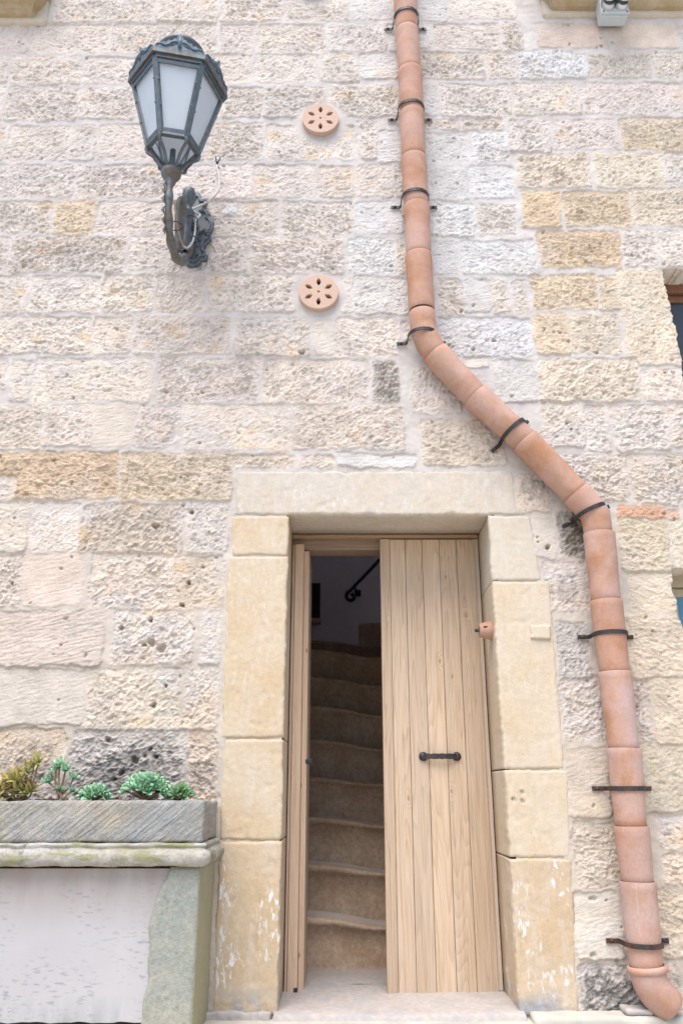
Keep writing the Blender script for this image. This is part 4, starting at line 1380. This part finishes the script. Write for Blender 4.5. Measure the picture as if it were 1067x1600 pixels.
# basket of six bent straps, cup and lamp holder
for i in range(6):
    b0 = hexpt(RB + 0.004, i, ZBt - 0.012); c0 = Vector((LX, LY, ZC)); o_ = (b0 - Vector((LX, LY, b0.z))).normalized()
    pts = [b0, b0 + Vector((0, 0, -0.022)) - o_ * 0.002, c0 + o_ * 0.078 + Vector((0, 0, 0.062)), c0 + o_ * 0.058 + Vector((0, 0, 0.03)), c0 + o_ * 0.036 + Vector((0, 0, 0.008))]
    sp = smooth_path(pts, 5)
    mb = MB()
    for k_ in range(len(sp) - 1):
        mb.bar(sp[k_], sp[k_ + 1] + (sp[k_ + 1] - sp[k_]) * 0.12, 0.014, 0.007, o_)
    mb.lathe(b0 + Vector((0, 0, 0.004)), (0, 0, -1), [(0, 0.011), (0.012, 0.010), (0.02, 0.005), (0.022, 0.0)], 10)
    mb.build('strap', M['lampmetal'], lamp)
for i in range(6):
    b0, b1 = hexpt(RB - 0.014, i, ZBt - 0.008), hexpt(RB - 0.014, i + 1, ZBt - 0.008); c0, c1 = hexpt(0.050, i, ZC + 0.03), hexpt(0.050, i + 1, ZC + 0.03)
    if i in (0, 1, 3, 4):
        mid = (b0 + b1) / 2; midc = (c0 + c1) / 2
        mb = MB(); mb.bar(mid.lerp(midc, 0.03), midc, 0.006, 0.004); mb.build('basket_rod', M['lampmetal'], lamp)
mb = MB(); mb.lathe((LX, LY, ZC - 0.075), (0, 0, 1), [(0, 0.022), (0.01, 0.026), (0.022, 0.024), (0.03, 0.034), (0.05, 0.047), (0.066, 0.050), (0.078, 0.046), (0.084, 0.030), (0.086, 0.0)], 24)
mb.build('cup', M['lampbrown'], lamp)
mb = MB(); mb.tube([(LX, LY, ZC + 0.01), (LX, LY, ZC + 0.13)], [0.014, 0.014], 12); mb.build('lamp_holder', M['lampmetal'], lamp)
# bracket arm
PXc = at(303, 360).x
arm = smooth_path([(LX, LY, ZC - 0.06), (LX - 0.001, LY - 0.003, 3.62), (LX, LY + 0.015, 3.50), (LX + 0.003, LY + 0.075, 3.415), (LX + 0.004, LY + 0.19, 3.40), (LX + 0.003, LY + 0.33, 3.465), (PXc, -0.12, 3.62), (PXc, -0.01, 3.76)], 7)
mb = MB(); nA = len(arm)
mb.tube(arm, [0.018 + 0.006 * (k_ / nA) + 0.003 * math.sin(k_ * 0.9) for k_ in range(nA)], 14)
for k_ in range(4, 22, 3):          # acanthus leaf ridges on the arm
    p_ = arm[k_]; 
    mb.tube([p_ + Vector((-0.018, -0.014, 0.02)), p_ + Vector((-0.024, -0.016, 0.0)), p_ + Vector((-0.014, -0.022, -0.03))], [0.003, 0.008, 0.002], 8)
mb.build('arm', M['lampbrown'], lamp)
# inner scroll and upright finial
sc = smooth_path([(PXc - 0.004, -0.30, 3.50), (PXc - 0.005, -0.31, 3.60), (PXc - 0.005, -0.325, 3.72), (PXc - 0.005, -0.32, 3.80), (PXc - 0.004, -0.275, 3.825), (PXc - 0.004, -0.25, 3.79), (PXc - 0.004, -0.262, 3.75)], 6)
mb = MB(); mb.tube(sc, [0.016 + 0.012 * math.sin(PI * min(1, k_ / 24)) for k_ in range(len(sc))], 12); mb.build('scroll', M['lampbrown'], lamp)
mb = MB()
mb.lathe((PXc - 0.002, -0.17, 3.60), (0, 0, 1), [(0, 0.012), (0.02, 0.030), (0.06, 0.022), (0.09, 0.028), (0.12, 0.022), (0.20, 0.026), (0.235, 0.036), (0.25, 0.038), (0.265, 0.028), (0.28, 0.020), (0.30, 0.024), (0.33, 0.035), (0.37, 0.037), (0.40, 0.028), (0.415, 0.012), (0.42, 0.0)], 20)
mb.tube([(PXc, -0.17, 3.83), (PXc, -0.02, 3.86)], [0.016, 0.020], 10)
mb.build('finial', M['lampmetal'], lamp)
# ornate back plate
ol = []
half = [(0.0, -0.235), (0.03, -0.225), (0.05, -0.195), (0.085, -0.19), (0.088, -0.165), (0.065, -0.145), (0.06, -0.11), (0.078, -0.07), (0.105, -0.045), (0.10, -0.025), (0.092, -0.01), (0.112, 0.03), (0.115, 0.075), (0.098, 0.105), (0.078, 0.115), (0.088, 0.135), (0.075, 0.155), (0.052, 0.165), (0.048, 0.20), (0.062, 0.22), (0.05, 0.245), (0.022, 0.25), (0.012, 0.285), (0.0, 0.295)]
zc_ = at(0, 360).z - 0.035
half = [(x * 0.84, y) for x, y in half]
ol = half + [(-x, y) for x, y in reversed(half[1:-1])]
vs, fs = curve_plate(ol, [], 0.03, 0.008)
mb = MB(); mb.add([(PXc + 0.012 + v.x, -0.018 + v.z, zc_ + v.y * 0.92) for v in vs], fs)
rim = [Vector((PXc + 0.012 + x * 0.88, -0.036, zc_ + y * 0.83)) for x, y in ol]
mb.tube(rim + rim[:1], 0.006, 8)
rr_ = random.Random(5)
for k_ in range(34):
    a = rr_.uniform(0, 2 * PI); r = rr_.uniform(0.02, 0.075)
    x, y = r * math.cos(a), -0.02 + 1.9 * r * math.sin(a)
    mb.tube([(PXc + 0.012 + x, -0.03, zc_ + y), (PXc + 0.012 + x * 1.2, -0.045, zc_ + y * 1.1 + 0.012), (PXc + 0.012 + x * 1.35, -0.034, zc_ + y * 1.15 + 0.022)], [0.004, 0.007, 0.002], 7)
mb.build('wall_plate', M['lampmetal'], lamp)

# loose cable tied to the bracket
cab = thing('electric_cable', at(340, 262), 'loose grey electric cable tied along the lantern bracket with bare black ends', 'cable')
pts = smooth_path([at(339, 258, -0.03), at(343, 280, -0.05), at(340, 300, -0.07), at(328, 313, -0.06), at(312, 322, -0.06), at(300, 327, -0.08), at(306, 332, -0.10), at(313, 336, -0.10), at(306, 344, -0.14), at(305, 362, -0.17), at(301, 378, -0.22), at(293, 387, -0.26), at(286, 384, -0.32)], 7)
mb = MB(); mb.tube(pts, 0.0056, 8); mb.build('sheath', M['cable'], cab)
pts = smooth_path([at(286, 384, -0.32), at(281, 368, -0.42), at(277, 350, -0.52), at(274, 325, -0.575), at(273, 312, -0.60)], 6)
mb = MB(); mb.tube(pts, 0.0042, 8); mb.build('lower_run', M['cable_brown'], cab)
mb = MB()
for (du, dv) in ((-2, -14), (6, -13), (4, 5), (1, -6)):
    mb.tube([at(339, 258, -0.03), at(339 + du, 258 + dv, -0.035)], 0.0035, 6)
mb.build('wire_end', M['black'], cab)
for (u, v, Y, r) in ((321, 315, -0.06, 0.012), (275, 353, -0.53, 0.034), (303, 371, -0.19, 0.012), (300, 343, -0.17, 0.032)):
    c = at(u, v, Y)
    mb = MB(); mb.tube([c + Vector((r * math.cos(2 * PI * k_ / 12), r * math.sin(2 * PI * k_ / 12), 0.002 * math.sin(k_))) for k_ in range(13)], 0.0025, 6)
    mb.build('cable_tie', M['black'], cab)

# ------------------------------------------------------------------ planter
YPf = -0.385
pl = thing('stone_planter', (at(330, 1600).x - 0.6, -0.2, 0.0), 'grey stone wall trough on a mossy moulded ledge with white panel below', 'planter')
xe = at(318, 1290, YPf).x
z_top = at(0, 1251, YPf).z; z_slab = at(0, 1317, YPf).z; z_m0 = at(0, 1354, YPf).z
xl = -3.0


def rough_face_box(mb, x0, x1, y0, y1, z0, z1, seed, amp=0.004, cell=0.012, rnd=0.008):
    """box whose front, right end and top are uneven: a closed subdivided cube pushed by noise"""
    bm = bmesh.new()
    nx = max(2, int((x1 - x0) / cell)); ny = max(2, int((y1 - y0) / cell)); nz = max(2, int((z1 - z0) / cell))
    faces = []

    def grid(o, a, b, na, nb):
        V = [[bm.verts.new(Vector(o) + Vector(a) * i / na + Vector(b) * j / nb) for i in range(na + 1)] for j in range(nb + 1)]
        for j in range(nb):
            for i in range(na):
                bm.faces.new((V[j][i], V[j][i + 1], V[j + 1][i + 1], V[j + 1][i]))
    dx, dy, dz = (x1 - x0, 0, 0), (0, y1 - y0, 0), (0, 0, z1 - z0)
    grid((x0, y0, z0), dx, dz, nx, nz); grid((x0, y1, z0), dx, dz, nx, nz)
    grid((x1, y0, z0), dy, dz, ny, nz); grid((x0, y0, z0), dy, dz, ny, nz)
    grid((x0, y0, z1), dx, dy, nx, ny); grid((x0, y0, z0), dx, dy, nx, ny)
    bmesh.ops.remove_doubles(bm, verts=bm.verts, dist=1e-5)
    P = np.array([v.co[:] for v in bm.verts])
    c = np.array([(x0 + x1) / 2, (y0 + y1) / 2, (z0 + z1) / 2]); h = np.array([(x1 - x0) / 2, (y1 - y0) / 2, (z1 - z0) / 2])
    q = P - c
    inner = np.clip(q, -(h - rnd), h - rnd)
    dlt = q - inner
    ln = np.linalg.norm(dlt, axis=1, keepdims=True)
    out = inner + dlt / np.maximum(ln, 1e-9) * np.minimum(ln, rnd)
    nrm = dlt / np.maximum(ln, 1e-9)
    a = P[:, 0] + 0.6 * P[:, 1]; b = P[:, 2] + 0.4 * P[:, 1]
    n = perlin(a * 12, b * 12, seed) + 0.6 * perlin(a * 34, b * 34, seed + 1) + 0.35 * perlin(a * 80, b * 80, seed + 2)
    out = out + nrm * (n * amp)[:, None] + c
    for v, p_ in zip(bm.verts, out):
        v.co = Vector(p_)
    mb.addbm(bm, True)


mb = MB()
rough_face_box(mb, xl, xe, YPf, YPf + 0.07, z_slab, z_top, 301, 0.005)
rough_face_box(mb, xe - 0.08, xe - 0.004, YPf + 0.06, -0.005, z_slab, z_top - 0.004, 305, 0.005)
mb.build('trough', M['trough'], pl)
# moulding: torus with fillets, mitred round the end
prof = [(0.0, 0.0), (-0.006, 0.0), (-0.014, -0.004), (-0.016, -0.012), (-0.010, -0.018), (-0.012, -0.024), (-0.026, -0.034), (-0.034, -0.050), (-0.034, -0.068), (-0.026, -0.085), (-0.012, -0.094), (0.0, -0.097)]
hm_ = (z_slab - z_m0) / 0.097
mb = MB()
path_x = list(np.arange(xl, xe, 0.02)) + [xe]
vs = []
npf = len(prof)
for x in path_x:
    for o_, z in prof:
        nz_ = 0.0025 * math.sin(x * 41 + z * 90) + 0.0015 * math.sin(x * 97 + 2) + 0.002 * math.sin(x * 17 + 1)
        k_ = -o_ if x == xe else 0
        vs.append((x + k_ * 1.0, YPf + o_ + nz_, z_slab + z * hm_ + nz_ * 0.4))
ys = np.linspace(YPf, -0.004, 12)
for y in ys[1:]:
    for o_, z in prof:
        nz_ = 0.002 * math.sin(y * 61 + z * 90)
        vs.append((xe - o_ + nz_, y, z_slab + z * hm_))
NPt = len(path_x) + 11
fs = [(i * npf + k_, (i + 1) * npf + k_, (i + 1) * npf + k_ + 1, i * npf + k_ + 1) for i in range(NPt - 1) for k_ in range(npf - 1)]
mb.add(vs, fs, True)
zz0 = z_slab - 0.097 * hm_
mb.add([(xl, YPf, zz0 + 0.001), (xe, YPf, zz0 + 0.001), (xe, 0, zz0 + 0.001), (xl, 0, zz0 + 0.001)], [(0, 1, 2, 3)])
mb.add([(xl, YPf, z_slab - 0.001), (xe, YPf, z_slab - 0.001), (xe, 0, z_slab - 0.001), (xl, 0, z_slab - 0.001)], [(0, 1, 2, 3)])
mb.build('moulding', M['mould'], pl)
# pillar with a ragged inner edge
xp0, xp1 = at(246, 1480, YPf).x, xe - 0.004
mb = MB()
nx, nz = 26, 70
vs = []
zt_ = z_m0 - 0.002
for j in range(nz + 1):
    t = j / nz; z = zt_ * (1 - t)
    xin = at(262 - 18 * min(1, t * 4) - 8 * t, 1357, YPf).x + 0.004 * math.sin(t * 31) + 0.006 * math.sin(t * 11 + 1)
    for i in range(nx + 1):
        s_ = i / nx; x = xin + (xp1 - xin) * s_
        e = min(s_, 1 - s_) * (xp1 - xin)
        y = YPf + 0.012 + 0.010 * max(0, 1 - e / 0.012) ** 2 + 0.0006 * math.sin(x * 50 + z * 33) * math.sin(z * 61) + (0.012 * max(0, 1 - (t * 0.86) / 0.02) ** 2)
        vs.append((x, y, z))
fs = [(j * (nx + 1) + i, j * (nx + 1) + i + 1, (j + 1) * (nx + 1) + i + 1, (j + 1) * (nx + 1) + i) for j in range(nz) for i in range(nx)]
for side_i in (0, nx):
    b0 = len(vs)
    for j in range(nz + 1):
        x, y, z = vs[j * (nx + 1) + side_i]; vs.append((x, -0.0, z))
    fs += [(j * (nx + 1) + side_i, (j + 1) * (nx + 1) + side_i, b0 + j + 1, b0 + j) for j in range(nz)]
mb.add(vs, fs, True)
mb.build('pillar', M['pillar'], pl)
zp0 = at(0, 1596, YPf + 0.05).z
mb = MB()
nx = 90
vs = []; fs = []
for i in range(nx + 1):
    x = xl + (xp0 + 0.03 - xl) * i / nx
    jz_ = 0.002 * math.sin(x * 37) + 0.0015 * math.sin(x * 83)
    vs += [(x, YPf + 0.035, zp0 + jz_), (x, YPf + 0.035, z_m0 - 0.010), (x, YPf + 0.055, z_m0 - 0.010), (x, YPf + 0.055, zp0 + jz_)]
for i in range(nx):
    for k_ in range(4):
        l_ = (k_ + 1) % 4
        fs.append((i * 4 + k_, (i + 1) * 4 + k_, (i + 1) * 4 + l_, i * 4 + l_))
mb.add(vs, fs); mb.build('panel', M['panel'], pl)
mb = MB()
bx = at(231, 1590, YPf + 0.02)
mb.add([(bx.x - 0.025, bx.y, bx.z - 0.06), (bx.x + 0.02, bx.y, bx.z - 0.06), (bx.x + 0.025, bx.y - 0.004, bx.z + 0.022), (bx.x + 0.004, bx.y - 0.006, bx.z + 0.012), (bx.x - 0.012, bx.y, bx.z - 0.012)], [(0, 1, 2, 3, 4)])
mb.v += [v + Vector((0.002, 0.012, 0)) for v in mb.v]; mb.f += [(9, 8, 7, 6, 5)] + [(i, (i + 1) % 5, 5 + (i + 1) % 5, 5 + i) for i in range(5)]; mb.s += [False] * 6
tag(mb.build('rusty_scrap', M['rust']), 'small torn rusty scrap wedged at the foot of the planter pillar', 'scrap')
mb = MB()
nx, ny = 110, 14
vs = [(xl + (xe - 0.09 - xl) * i / nx, YPf + 0.06 + (-YPf - 0.064) * j / ny, z_top - 0.012 + 0.012 * math.sin(i * 1.7 + j * 2.1) * math.sin(i * 0.31 + 1) + 0.01 * random.random()) for j in range(ny + 1) for i in range(nx + 1)]
fs = [(j * (nx + 1) + i, j * (nx + 1) + i + 1, (j + 1) * (nx + 1) + i + 1, (j + 1) * (nx + 1) + i) for j in range(ny) for i in range(nx)]
mb.add(vs, fs, True); mb.build('soil', M['soil'], pl)

# ------------------------------------------------------------------ succulents
rngs = random.Random(21)


def leaf(mb, base, d, nrm, L, w, thick, cup, tone, nseg=5):
    d = d.normalized(); s = d.cross(nrm).normalized(); n = s.cross(d).normalized()
    vs = []; tip = []
    for i in range(nseg + 1):
        t = i / nseg
        wd = w * (math.sin(PI * (0.12 + 0.80 * t ** 0.9)) if t < 1 else 0.08)
        c = base + d * L * t + n * (cup * L * t * t)
        th_ = thick * (1 - 0.7 * t)
        vs += [c - s * wd * 0.5 + n * th_ * 0.2, c + n * th_ * -0.35, c + s * wd * 0.5 + n * th_ * 0.2, c - n * th_ * 1.1]
        tip += [t] * 4
    fs = []
    for i in range(nseg):
        for k_ in range(4):
            l_ = (k_ + 1) % 4
            fs.append((i * 4 + k_, i * 4 + l_, (i + 1) * 4 + l_, (i + 1) * 4 + k_))
    fs += [(3, 2, 1, 0), tuple(nseg * 4 + k_ for k_ in range(4))]
    mb.add(vs, fs, True, leaf_tip=tip, leaf_tone=tone)


def rosette(mb, c, axis, R, n=16, w=0.5, layers=3, narrow=False):
    axis = axis.normalized(); u = axis.orthogonal().normalized(); v = axis.cross(u)
    ph = rngs.uniform(0, 6); tn = rngs.random()
    for k_ in range(n):
        t = k_ / n
        a = ph + k_ * 2.39996
        el = rad(8 + 68 * (1 - t) ** 1.0) if not narrow else rad(rngs.uniform(0, 75))
        r = R * (0.45 + 0.55 * t) if not narrow else R * rngs.uniform(0.7, 1.1)
        d = (u * math.cos(a) + v * math.sin(a)) * math.cos(el) + axis * math.sin(el)
        leaf(mb, c + d * R * 0.06, d, axis, r, r * w, r * (0.10 if not narrow else 0.07), 0.28 if not narrow else rngs.uniform(-0.25, 0.2), min(1, max(0, tn * 0.6 + 0.5 * rngs.random())))


def plant(name, label, mat, heads, base, group=None, narrow=False, w=0.74, n=13, cat='plant'):
    """heads: (point, axis, radius); a stem from the base to each head"""
    t = thing(name, base, label, cat, group)
    mb = MB()
    for (p_, ax, R) in heads:
        rosette(mb, p_, ax, R, n, w, narrow=narrow)
    mb.build('foliage', mat, t)
    mb = MB()
    for (p_, ax, R) in heads:
        b = base + Vector((rngs.uniform(-.02, .02), rngs.uniform(-.015, .015), 0))
        mid = (b + p_) / 2 + Vector((rngs.uniform(-.015, .015), rngs.uniform(-.01, .01), 0.0))
        mb.tube(smooth_path([b, mid, p_], 4), [0.004] * 9, 6)
    mb.build('stem', M['stem'], t)
    return t


def dome(u, v0, v1, uw, Y, count, R, jit=0.4):
    """rosette heads spread over a low dome between photo rows v0 (top) and v1 (base)"""
    base = at(u, v1, Y); top = at(u, v0, Y); half = (at(u + uw, v1, Y).x - base.x)
    hgt = top.z - base.z
    out = []
    for k_ in range(count):
        a = k_ * 2.39996; r = math.sqrt((k_ + 0.5) / count)
        x = r * math.cos(a); y = r * math.sin(a)
        h = math.sqrt(max(0, 1 - 0.85 * r * r))
        p_ = base + Vector((x * half, y * half * 0.55, h * hgt * rngs.uniform(0.82, 1.0) - R * 0.3))
        out.append((p_, Vector((x * 1.1, y * 1.1 - 0.45, h * 0.9 + 0.15)), R * rngs.uniform(0.8, 1.2)))
    return out


YS = YPf + 0.115
plant('succulent', 'largest dense blue-green rosette succulent mound in the middle of the trough', M['sedum'], dome(226, 1208, 1249, 31, YS, 27, 0.040), at(226, 1250, YS), 'succulents in the stone trough')
plant('succulent', 'low blue-green succulent clump left of the largest mound', M['sedum'], dome(146, 1227, 1250, 21, YS, 16, 0.033), at(146, 1250, YS), 'succulents in the stone trough')
plant('succulent', 'small pointed succulent clump at the right end of the trough', M['sedum2'], dome(281, 1229, 1250, 17, YS, 11, 0.036), at(281, 1250, YS), 'succulents in the stone trough', w=0.42)
hd_ = []
for (u, v, R) in [(94, 1196, 0.040), (103, 1203, 0.036), (88, 1202, 0.026), (76, 1222, 0.034), (80, 1210, 0.022), (116, 1216, 0.030), (113, 1236, 0.024), (92, 1233, 0.024), (99, 1235, 0.020)]:
    hd_.append((at(u, v, YS), Vector((rngs.uniform(-.5, .5), -0.7, 0.8)), R))
plant('succulent', 'leggy succulent with small green rosettes on thin bare stems', M['sedum'], hd_, at(94, 1251, YS), 'succulents in the stone trough', n=12)
hd_ = []
for (u, v, R) in [(60, 1192, 0.055), (54, 1199, 0.05), (42, 1207, 0.055), (22, 1226, 0.085), (30, 1222, 0.07), (12, 1232, 0.06), (26, 1240, 0.07), (44, 1240, 0.075), (50, 1236, 0.06), (38, 1234, 0.06), (-2, 1232, 0.06), (4, 1243, 0.05), (-14, 1238, 0.07)]:
    hd_.append((at(u, v, YS), Vector((rngs.uniform(-.5, .5), -0.5, 0.8)), R))
plant('aloe', 'spiky yellow-green aloe with reddish tips at the left end of the trough', M['aloe'], hd_, at(30, 1252, YS), 'succulents in the stone trough', narrow=True, w=0.24, n=13)

# ------------------------------------------------------------------ windows at the right edge
for (wx, wz0, wz1), fmat, gmat, lab in ((WIN[0], 'brownwood', 'glassdark', 'upper window with brown wooden frame and dark glass at the right edge'), (WIN[1], 'beige', 'glassreflect', 'lower window with beige frame and panes tinted with a painted blue reflection at the right edge')):
    t = thing('window', (wx + 0.37, 0.2, wz0), lab, 'window')
    x0, x1 = wx - 0.01, wx + 0.76
    yw = 0.16
    mb = MB()
    zt_ = wz1 + 0.0
    mb.box((x0, yw - 0.02, zt_ - 0.055), (x1, yw + 0.05, zt_ + 0.02), 0.006)
    mb.box((x0 + 0.02, yw, wz0), (x0 + 0.085, yw + 0.05, zt_ - 0.056), 0.006); mb.box((x1 - 0.07, yw, wz0), (x1, yw + 0.05, zt_ - 0.056), 0.006)
    mb.box((x0 + 0.086, yw, wz0), (x1 - 0.071, yw + 0.05, wz0 + 0.07), 0.006)
    mb.box((x0 + 0.086, yw + 0.008, zt_ - 0.10), (x1 - 0.071, yw + 0.05, zt_ - 0.058), 0.005)
    mb.box(((x0 + x1) / 2 - 0.03, yw - 0.004, wz0 + 0.071), ((x0 + x1) / 2 + 0.03, yw + 0.05, zt_ - 0.101), 0.005)
    mb.build('window_frame', M[fmat], t)
    mb = MB(); mb.box((x0 + 0.06, yw + 0.02, wz0 + 0.03), (x1 - 0.04, yw + 0.028, zt_ - 0.06)); mb.build('pane', M[gmat], t)

# ------------------------------------------------------------------ projecting stone sills at the top
def sill(uc, vb, left, lab):
    z0 = at(0, vb).z
    p_ = at(uc, vb - 8, 0.0)
    t = thing('stone_sill', (p_.x, 0, z0), lab, 'stone sill', 'projecting stone sills at the top of the photo')
    far = -3.2 if left else 3.2
    s_ = 1 if left else -1
    # stepped moulding profile (projection, height), returned round the end
    prof = [(0.0, 0.0), (0.05, 0.004), (0.075, 0.02), (0.085, 0.05), (0.125, 0.075), (0.16, 0.12), (0.165, 0.15), (0.20, 0.155), (0.205, 0.23), (0.205, 0.30), (0.0, 0.30)]
    mb = MB()
    vs = []
    xe_ = p_.x
    n = len(prof)
    for pr_, z in prof:
        vs.append((far, -pr_, z0 + z))
    for pr_, z in prof:
        vs.append((xe_ + s_ * pr_ * 0.6, -pr_, z0 + z))
    for pr_, z in prof:
        vs.append((xe_ + s_ * pr_ * 0.6, 0.02, z0 + z))
    fs = [(j * n + k_, (j + 1) * n + k_, (j + 1) * n + k_ + 1, j * n + k_ + 1) for j in range(2) for k_ in range(n - 1)]
    mb.add(vs, fs, False)
    mb.build('sill_moulding', M['sillstone'], t)
    mb = MB()
    xa, xb = (far, xe_ + 0.11) if left else (xe_ - 0.09, far)
    rough_face_box(mb, min(xa, xb), max(xa, xb), -0.022, 0.03, z0 - 0.035, z0 + 0.16, 401 + left, 0.004, 0.02, 0.008)
    mb.build('bed_stone', M['jamb_pale'], t)


sill(48, 33, True, 'moulded ochre stone sill in the top left corner above the lantern')
sill(868, 22, False, 'moulded ochre stone sill in the top right corner behind the floodlights')

# ------------------------------------------------------------------ twin floodlight on a junction box
pb = at(953, 47)
fx0, fx1 = at(931, 47).x, at(973, 47).x
fz = pb.z
fl = thing('twin_floodlight', (pb.x, 0, fz), 'pale grey junction box with two swivelling dark-lensed lamps under the right sill', 'floodlight')
ysf = -0.10
Yo = -0.02
mb = MB(); mb.box((fx0, ysf, fz), (fx1, Yo - 0.003, fz + 0.155), 0.008); mb.build('junction_box', M['plastic'], fl)
mb = MB(); mb.box((fx0 - 0.003, ysf - 0.016, fz + 0.003), (fx1 + 0.003, ysf - 0.001, fz + 0.158), 0.005)
lid = mb.build('box_lid', M['plastic'], fl)
for sx in (fx0 + 0.012, fx1 - 0.012):
    for sz in (fz + 0.016, fz + 0.143):
        mb = MB(); mb.lathe((sx, ysf - 0.015, sz), (0, -1, 0), [(0, 0.006), (0.003, 0.005), (0.003, 0.0)], 10); mb.build('screw', M['iron'], lid)
for s_, sx in ((-1, (fx0 + fx1) / 2 - 0.042), (1, (fx0 + fx1) / 2 + 0.042)):
    hz = fz + 0.062
    mb = MB()
    mb.lathe((sx, ysf - 0.014, hz), (0, -1, 0), [(0, 0.042), (0.012, 0.042), (0.022, 0.036), (0.03, 0.030)], 24)
    dirh = Vector((s_ * 0.10, -0.72, -0.68)).normalized()
    c = Vector((sx, ysf - 0.062, hz + 0.045))
    mb.lathe(c - dirh * 0.05, dirh, [(-0.02, 0.0), (-0.018, 0.028), (0.0, 0.040), (0.03, 0.044), (0.075, 0.047), (0.088, 0.047), (0.09, 0.040), (0.084, 0.038)], 26)
    hdm = mb.build('lamp_head', M['silver'], fl)
    mb = MB(); mb.lathe(c + dirh * 0.033, dirh, [(0, 0.0395), (0.004, 0.030), (0.007, 0.014), (0.008, 0.0)], 24); mb.build('lens', M['lens'], hdm)
    mb = MB()
    up_ = (Vector((0, 0, 1)) - dirh * dirh.z).normalized(); sd = dirh.cross(up_)
    rr2 = []
    vs = []
    for k_ in range(13):
        a = rad(-20) + rad(220) * k_ / 12
        for r_, s2 in ((0.051, -0.02), (0.060, 0.10), (0.063, 0.10), (0.054, -0.02)):
            vs.append(c + dirh * s2 + (sd * math.cos(a) + up_ * math.sin(a)) * r_)
    fs = [(k_ * 4 + j, k_ * 4 + (j + 1) % 4, (k_ + 1) * 4 + (j + 1) % 4, (k_ + 1) * 4 + j) for k_ in range(12) for j in range(4)] + [(0, 1, 2, 3), (51, 50, 49, 48)]
    mb.add(vs, fs, True); mb.build('visor', M['whiteplastic'], hdm)

# ------------------------------------------------------------------ street
mb = MB(); mb.add([(-60, -60, 0), (60, -60, 0), (60, 0.02, 0), (-60, 0.02, 0)], [(0, 1, 2, 3)])
gr = mb.build('ground', M['paving'])
tag(gr, 'pale stone paving of the street', 'ground', None, 'structure')
# low kerb course along the foot of the wall on the right, broken mortar at the left jamb
mb = MB()
rough_face_box(mb, 0.765, 3.2, -0.11, 0.0, -0.03, 0.030, 501, 0.004, 0.02, 0.010)
tag(mb.build('kerb', M['paving']), 'low pale kerb along the foot of the wall below the drainpipe', 'kerb', None, 'structure')
mb = MB()
rough_face_box(mb, -0.56, -0.285, -0.035, 0.0, -0.03, 0.032, 511, 0.009, 0.010, 0.02)
tag(mb.build('mortar_footing', M['threshold']), 'broken pale mortar footing at the base of the left door jamb', 'footing')
mb = MB()
pz = at(1000, 1592, -0.08)
rough_face_box(mb, pz.x - 0.06, pz.x + 0.05, -0.10, -0.01, 0.030, 0.052, 521, 0.004, 0.01, 0.008)
tag(mb.build('stone_chip', M['threshold']), 'flat pale stone chip lying under the drainpipe spout', 'stone')

# ------------------------------------------------------------------ light
SUN_EL, SUN_AZ = 64.0, 200.0       # azimuth measured from +Y towards +X: in front of the wall, to the left
az, el = rad(SUN_AZ), rad(SUN_EL)
sd_ = Vector((math.sin(az) * math.cos(el), math.cos(az) * math.cos(el), math.sin(el)))
ld_ = bpy.data.lights.new('sun', 'SUN')
ld_.energy = 1.8; ld_.angle = rad(48); ld_.color = (1.0, 0.97, 0.925)
so = bpy.data.objects.new('sun', ld_); COL.objects.link(so)
so.rotation_euler = sd_.to_track_quat('Z', 'Y').to_euler()
so.location = (-2, -6, 12)
w = bpy.data.worlds.new('World'); S.world = w; w.use_nodes = True
nt = w.node_tree
bg = nt.nodes['Background']
sky = nt.nodes.new('ShaderNodeTexSky'); sky.sky_type = 'NISHITA'; sky.sun_disc = False
sky.sun_elevation = el; sky.sun_rotation = az; sky.air_density = 1.0; sky.dust_density = 2.0; sky.ozone_density = 1.0
nt.links.new(sky.outputs[0], bg.inputs[0]); bg.inputs[1].default_value = 0.10
S.view_settings.view_transform = 'Standard'; S.view_settings.look = 'None'; S.view_settings.gamma = 1.0; S.view_settings.use_curve_mapping = False
S.view_settings.exposure = 1.32
S.cycles.max_bounces = 10; S.cycles.diffuse_bounces = 8
S.cycles.use_denoising = True
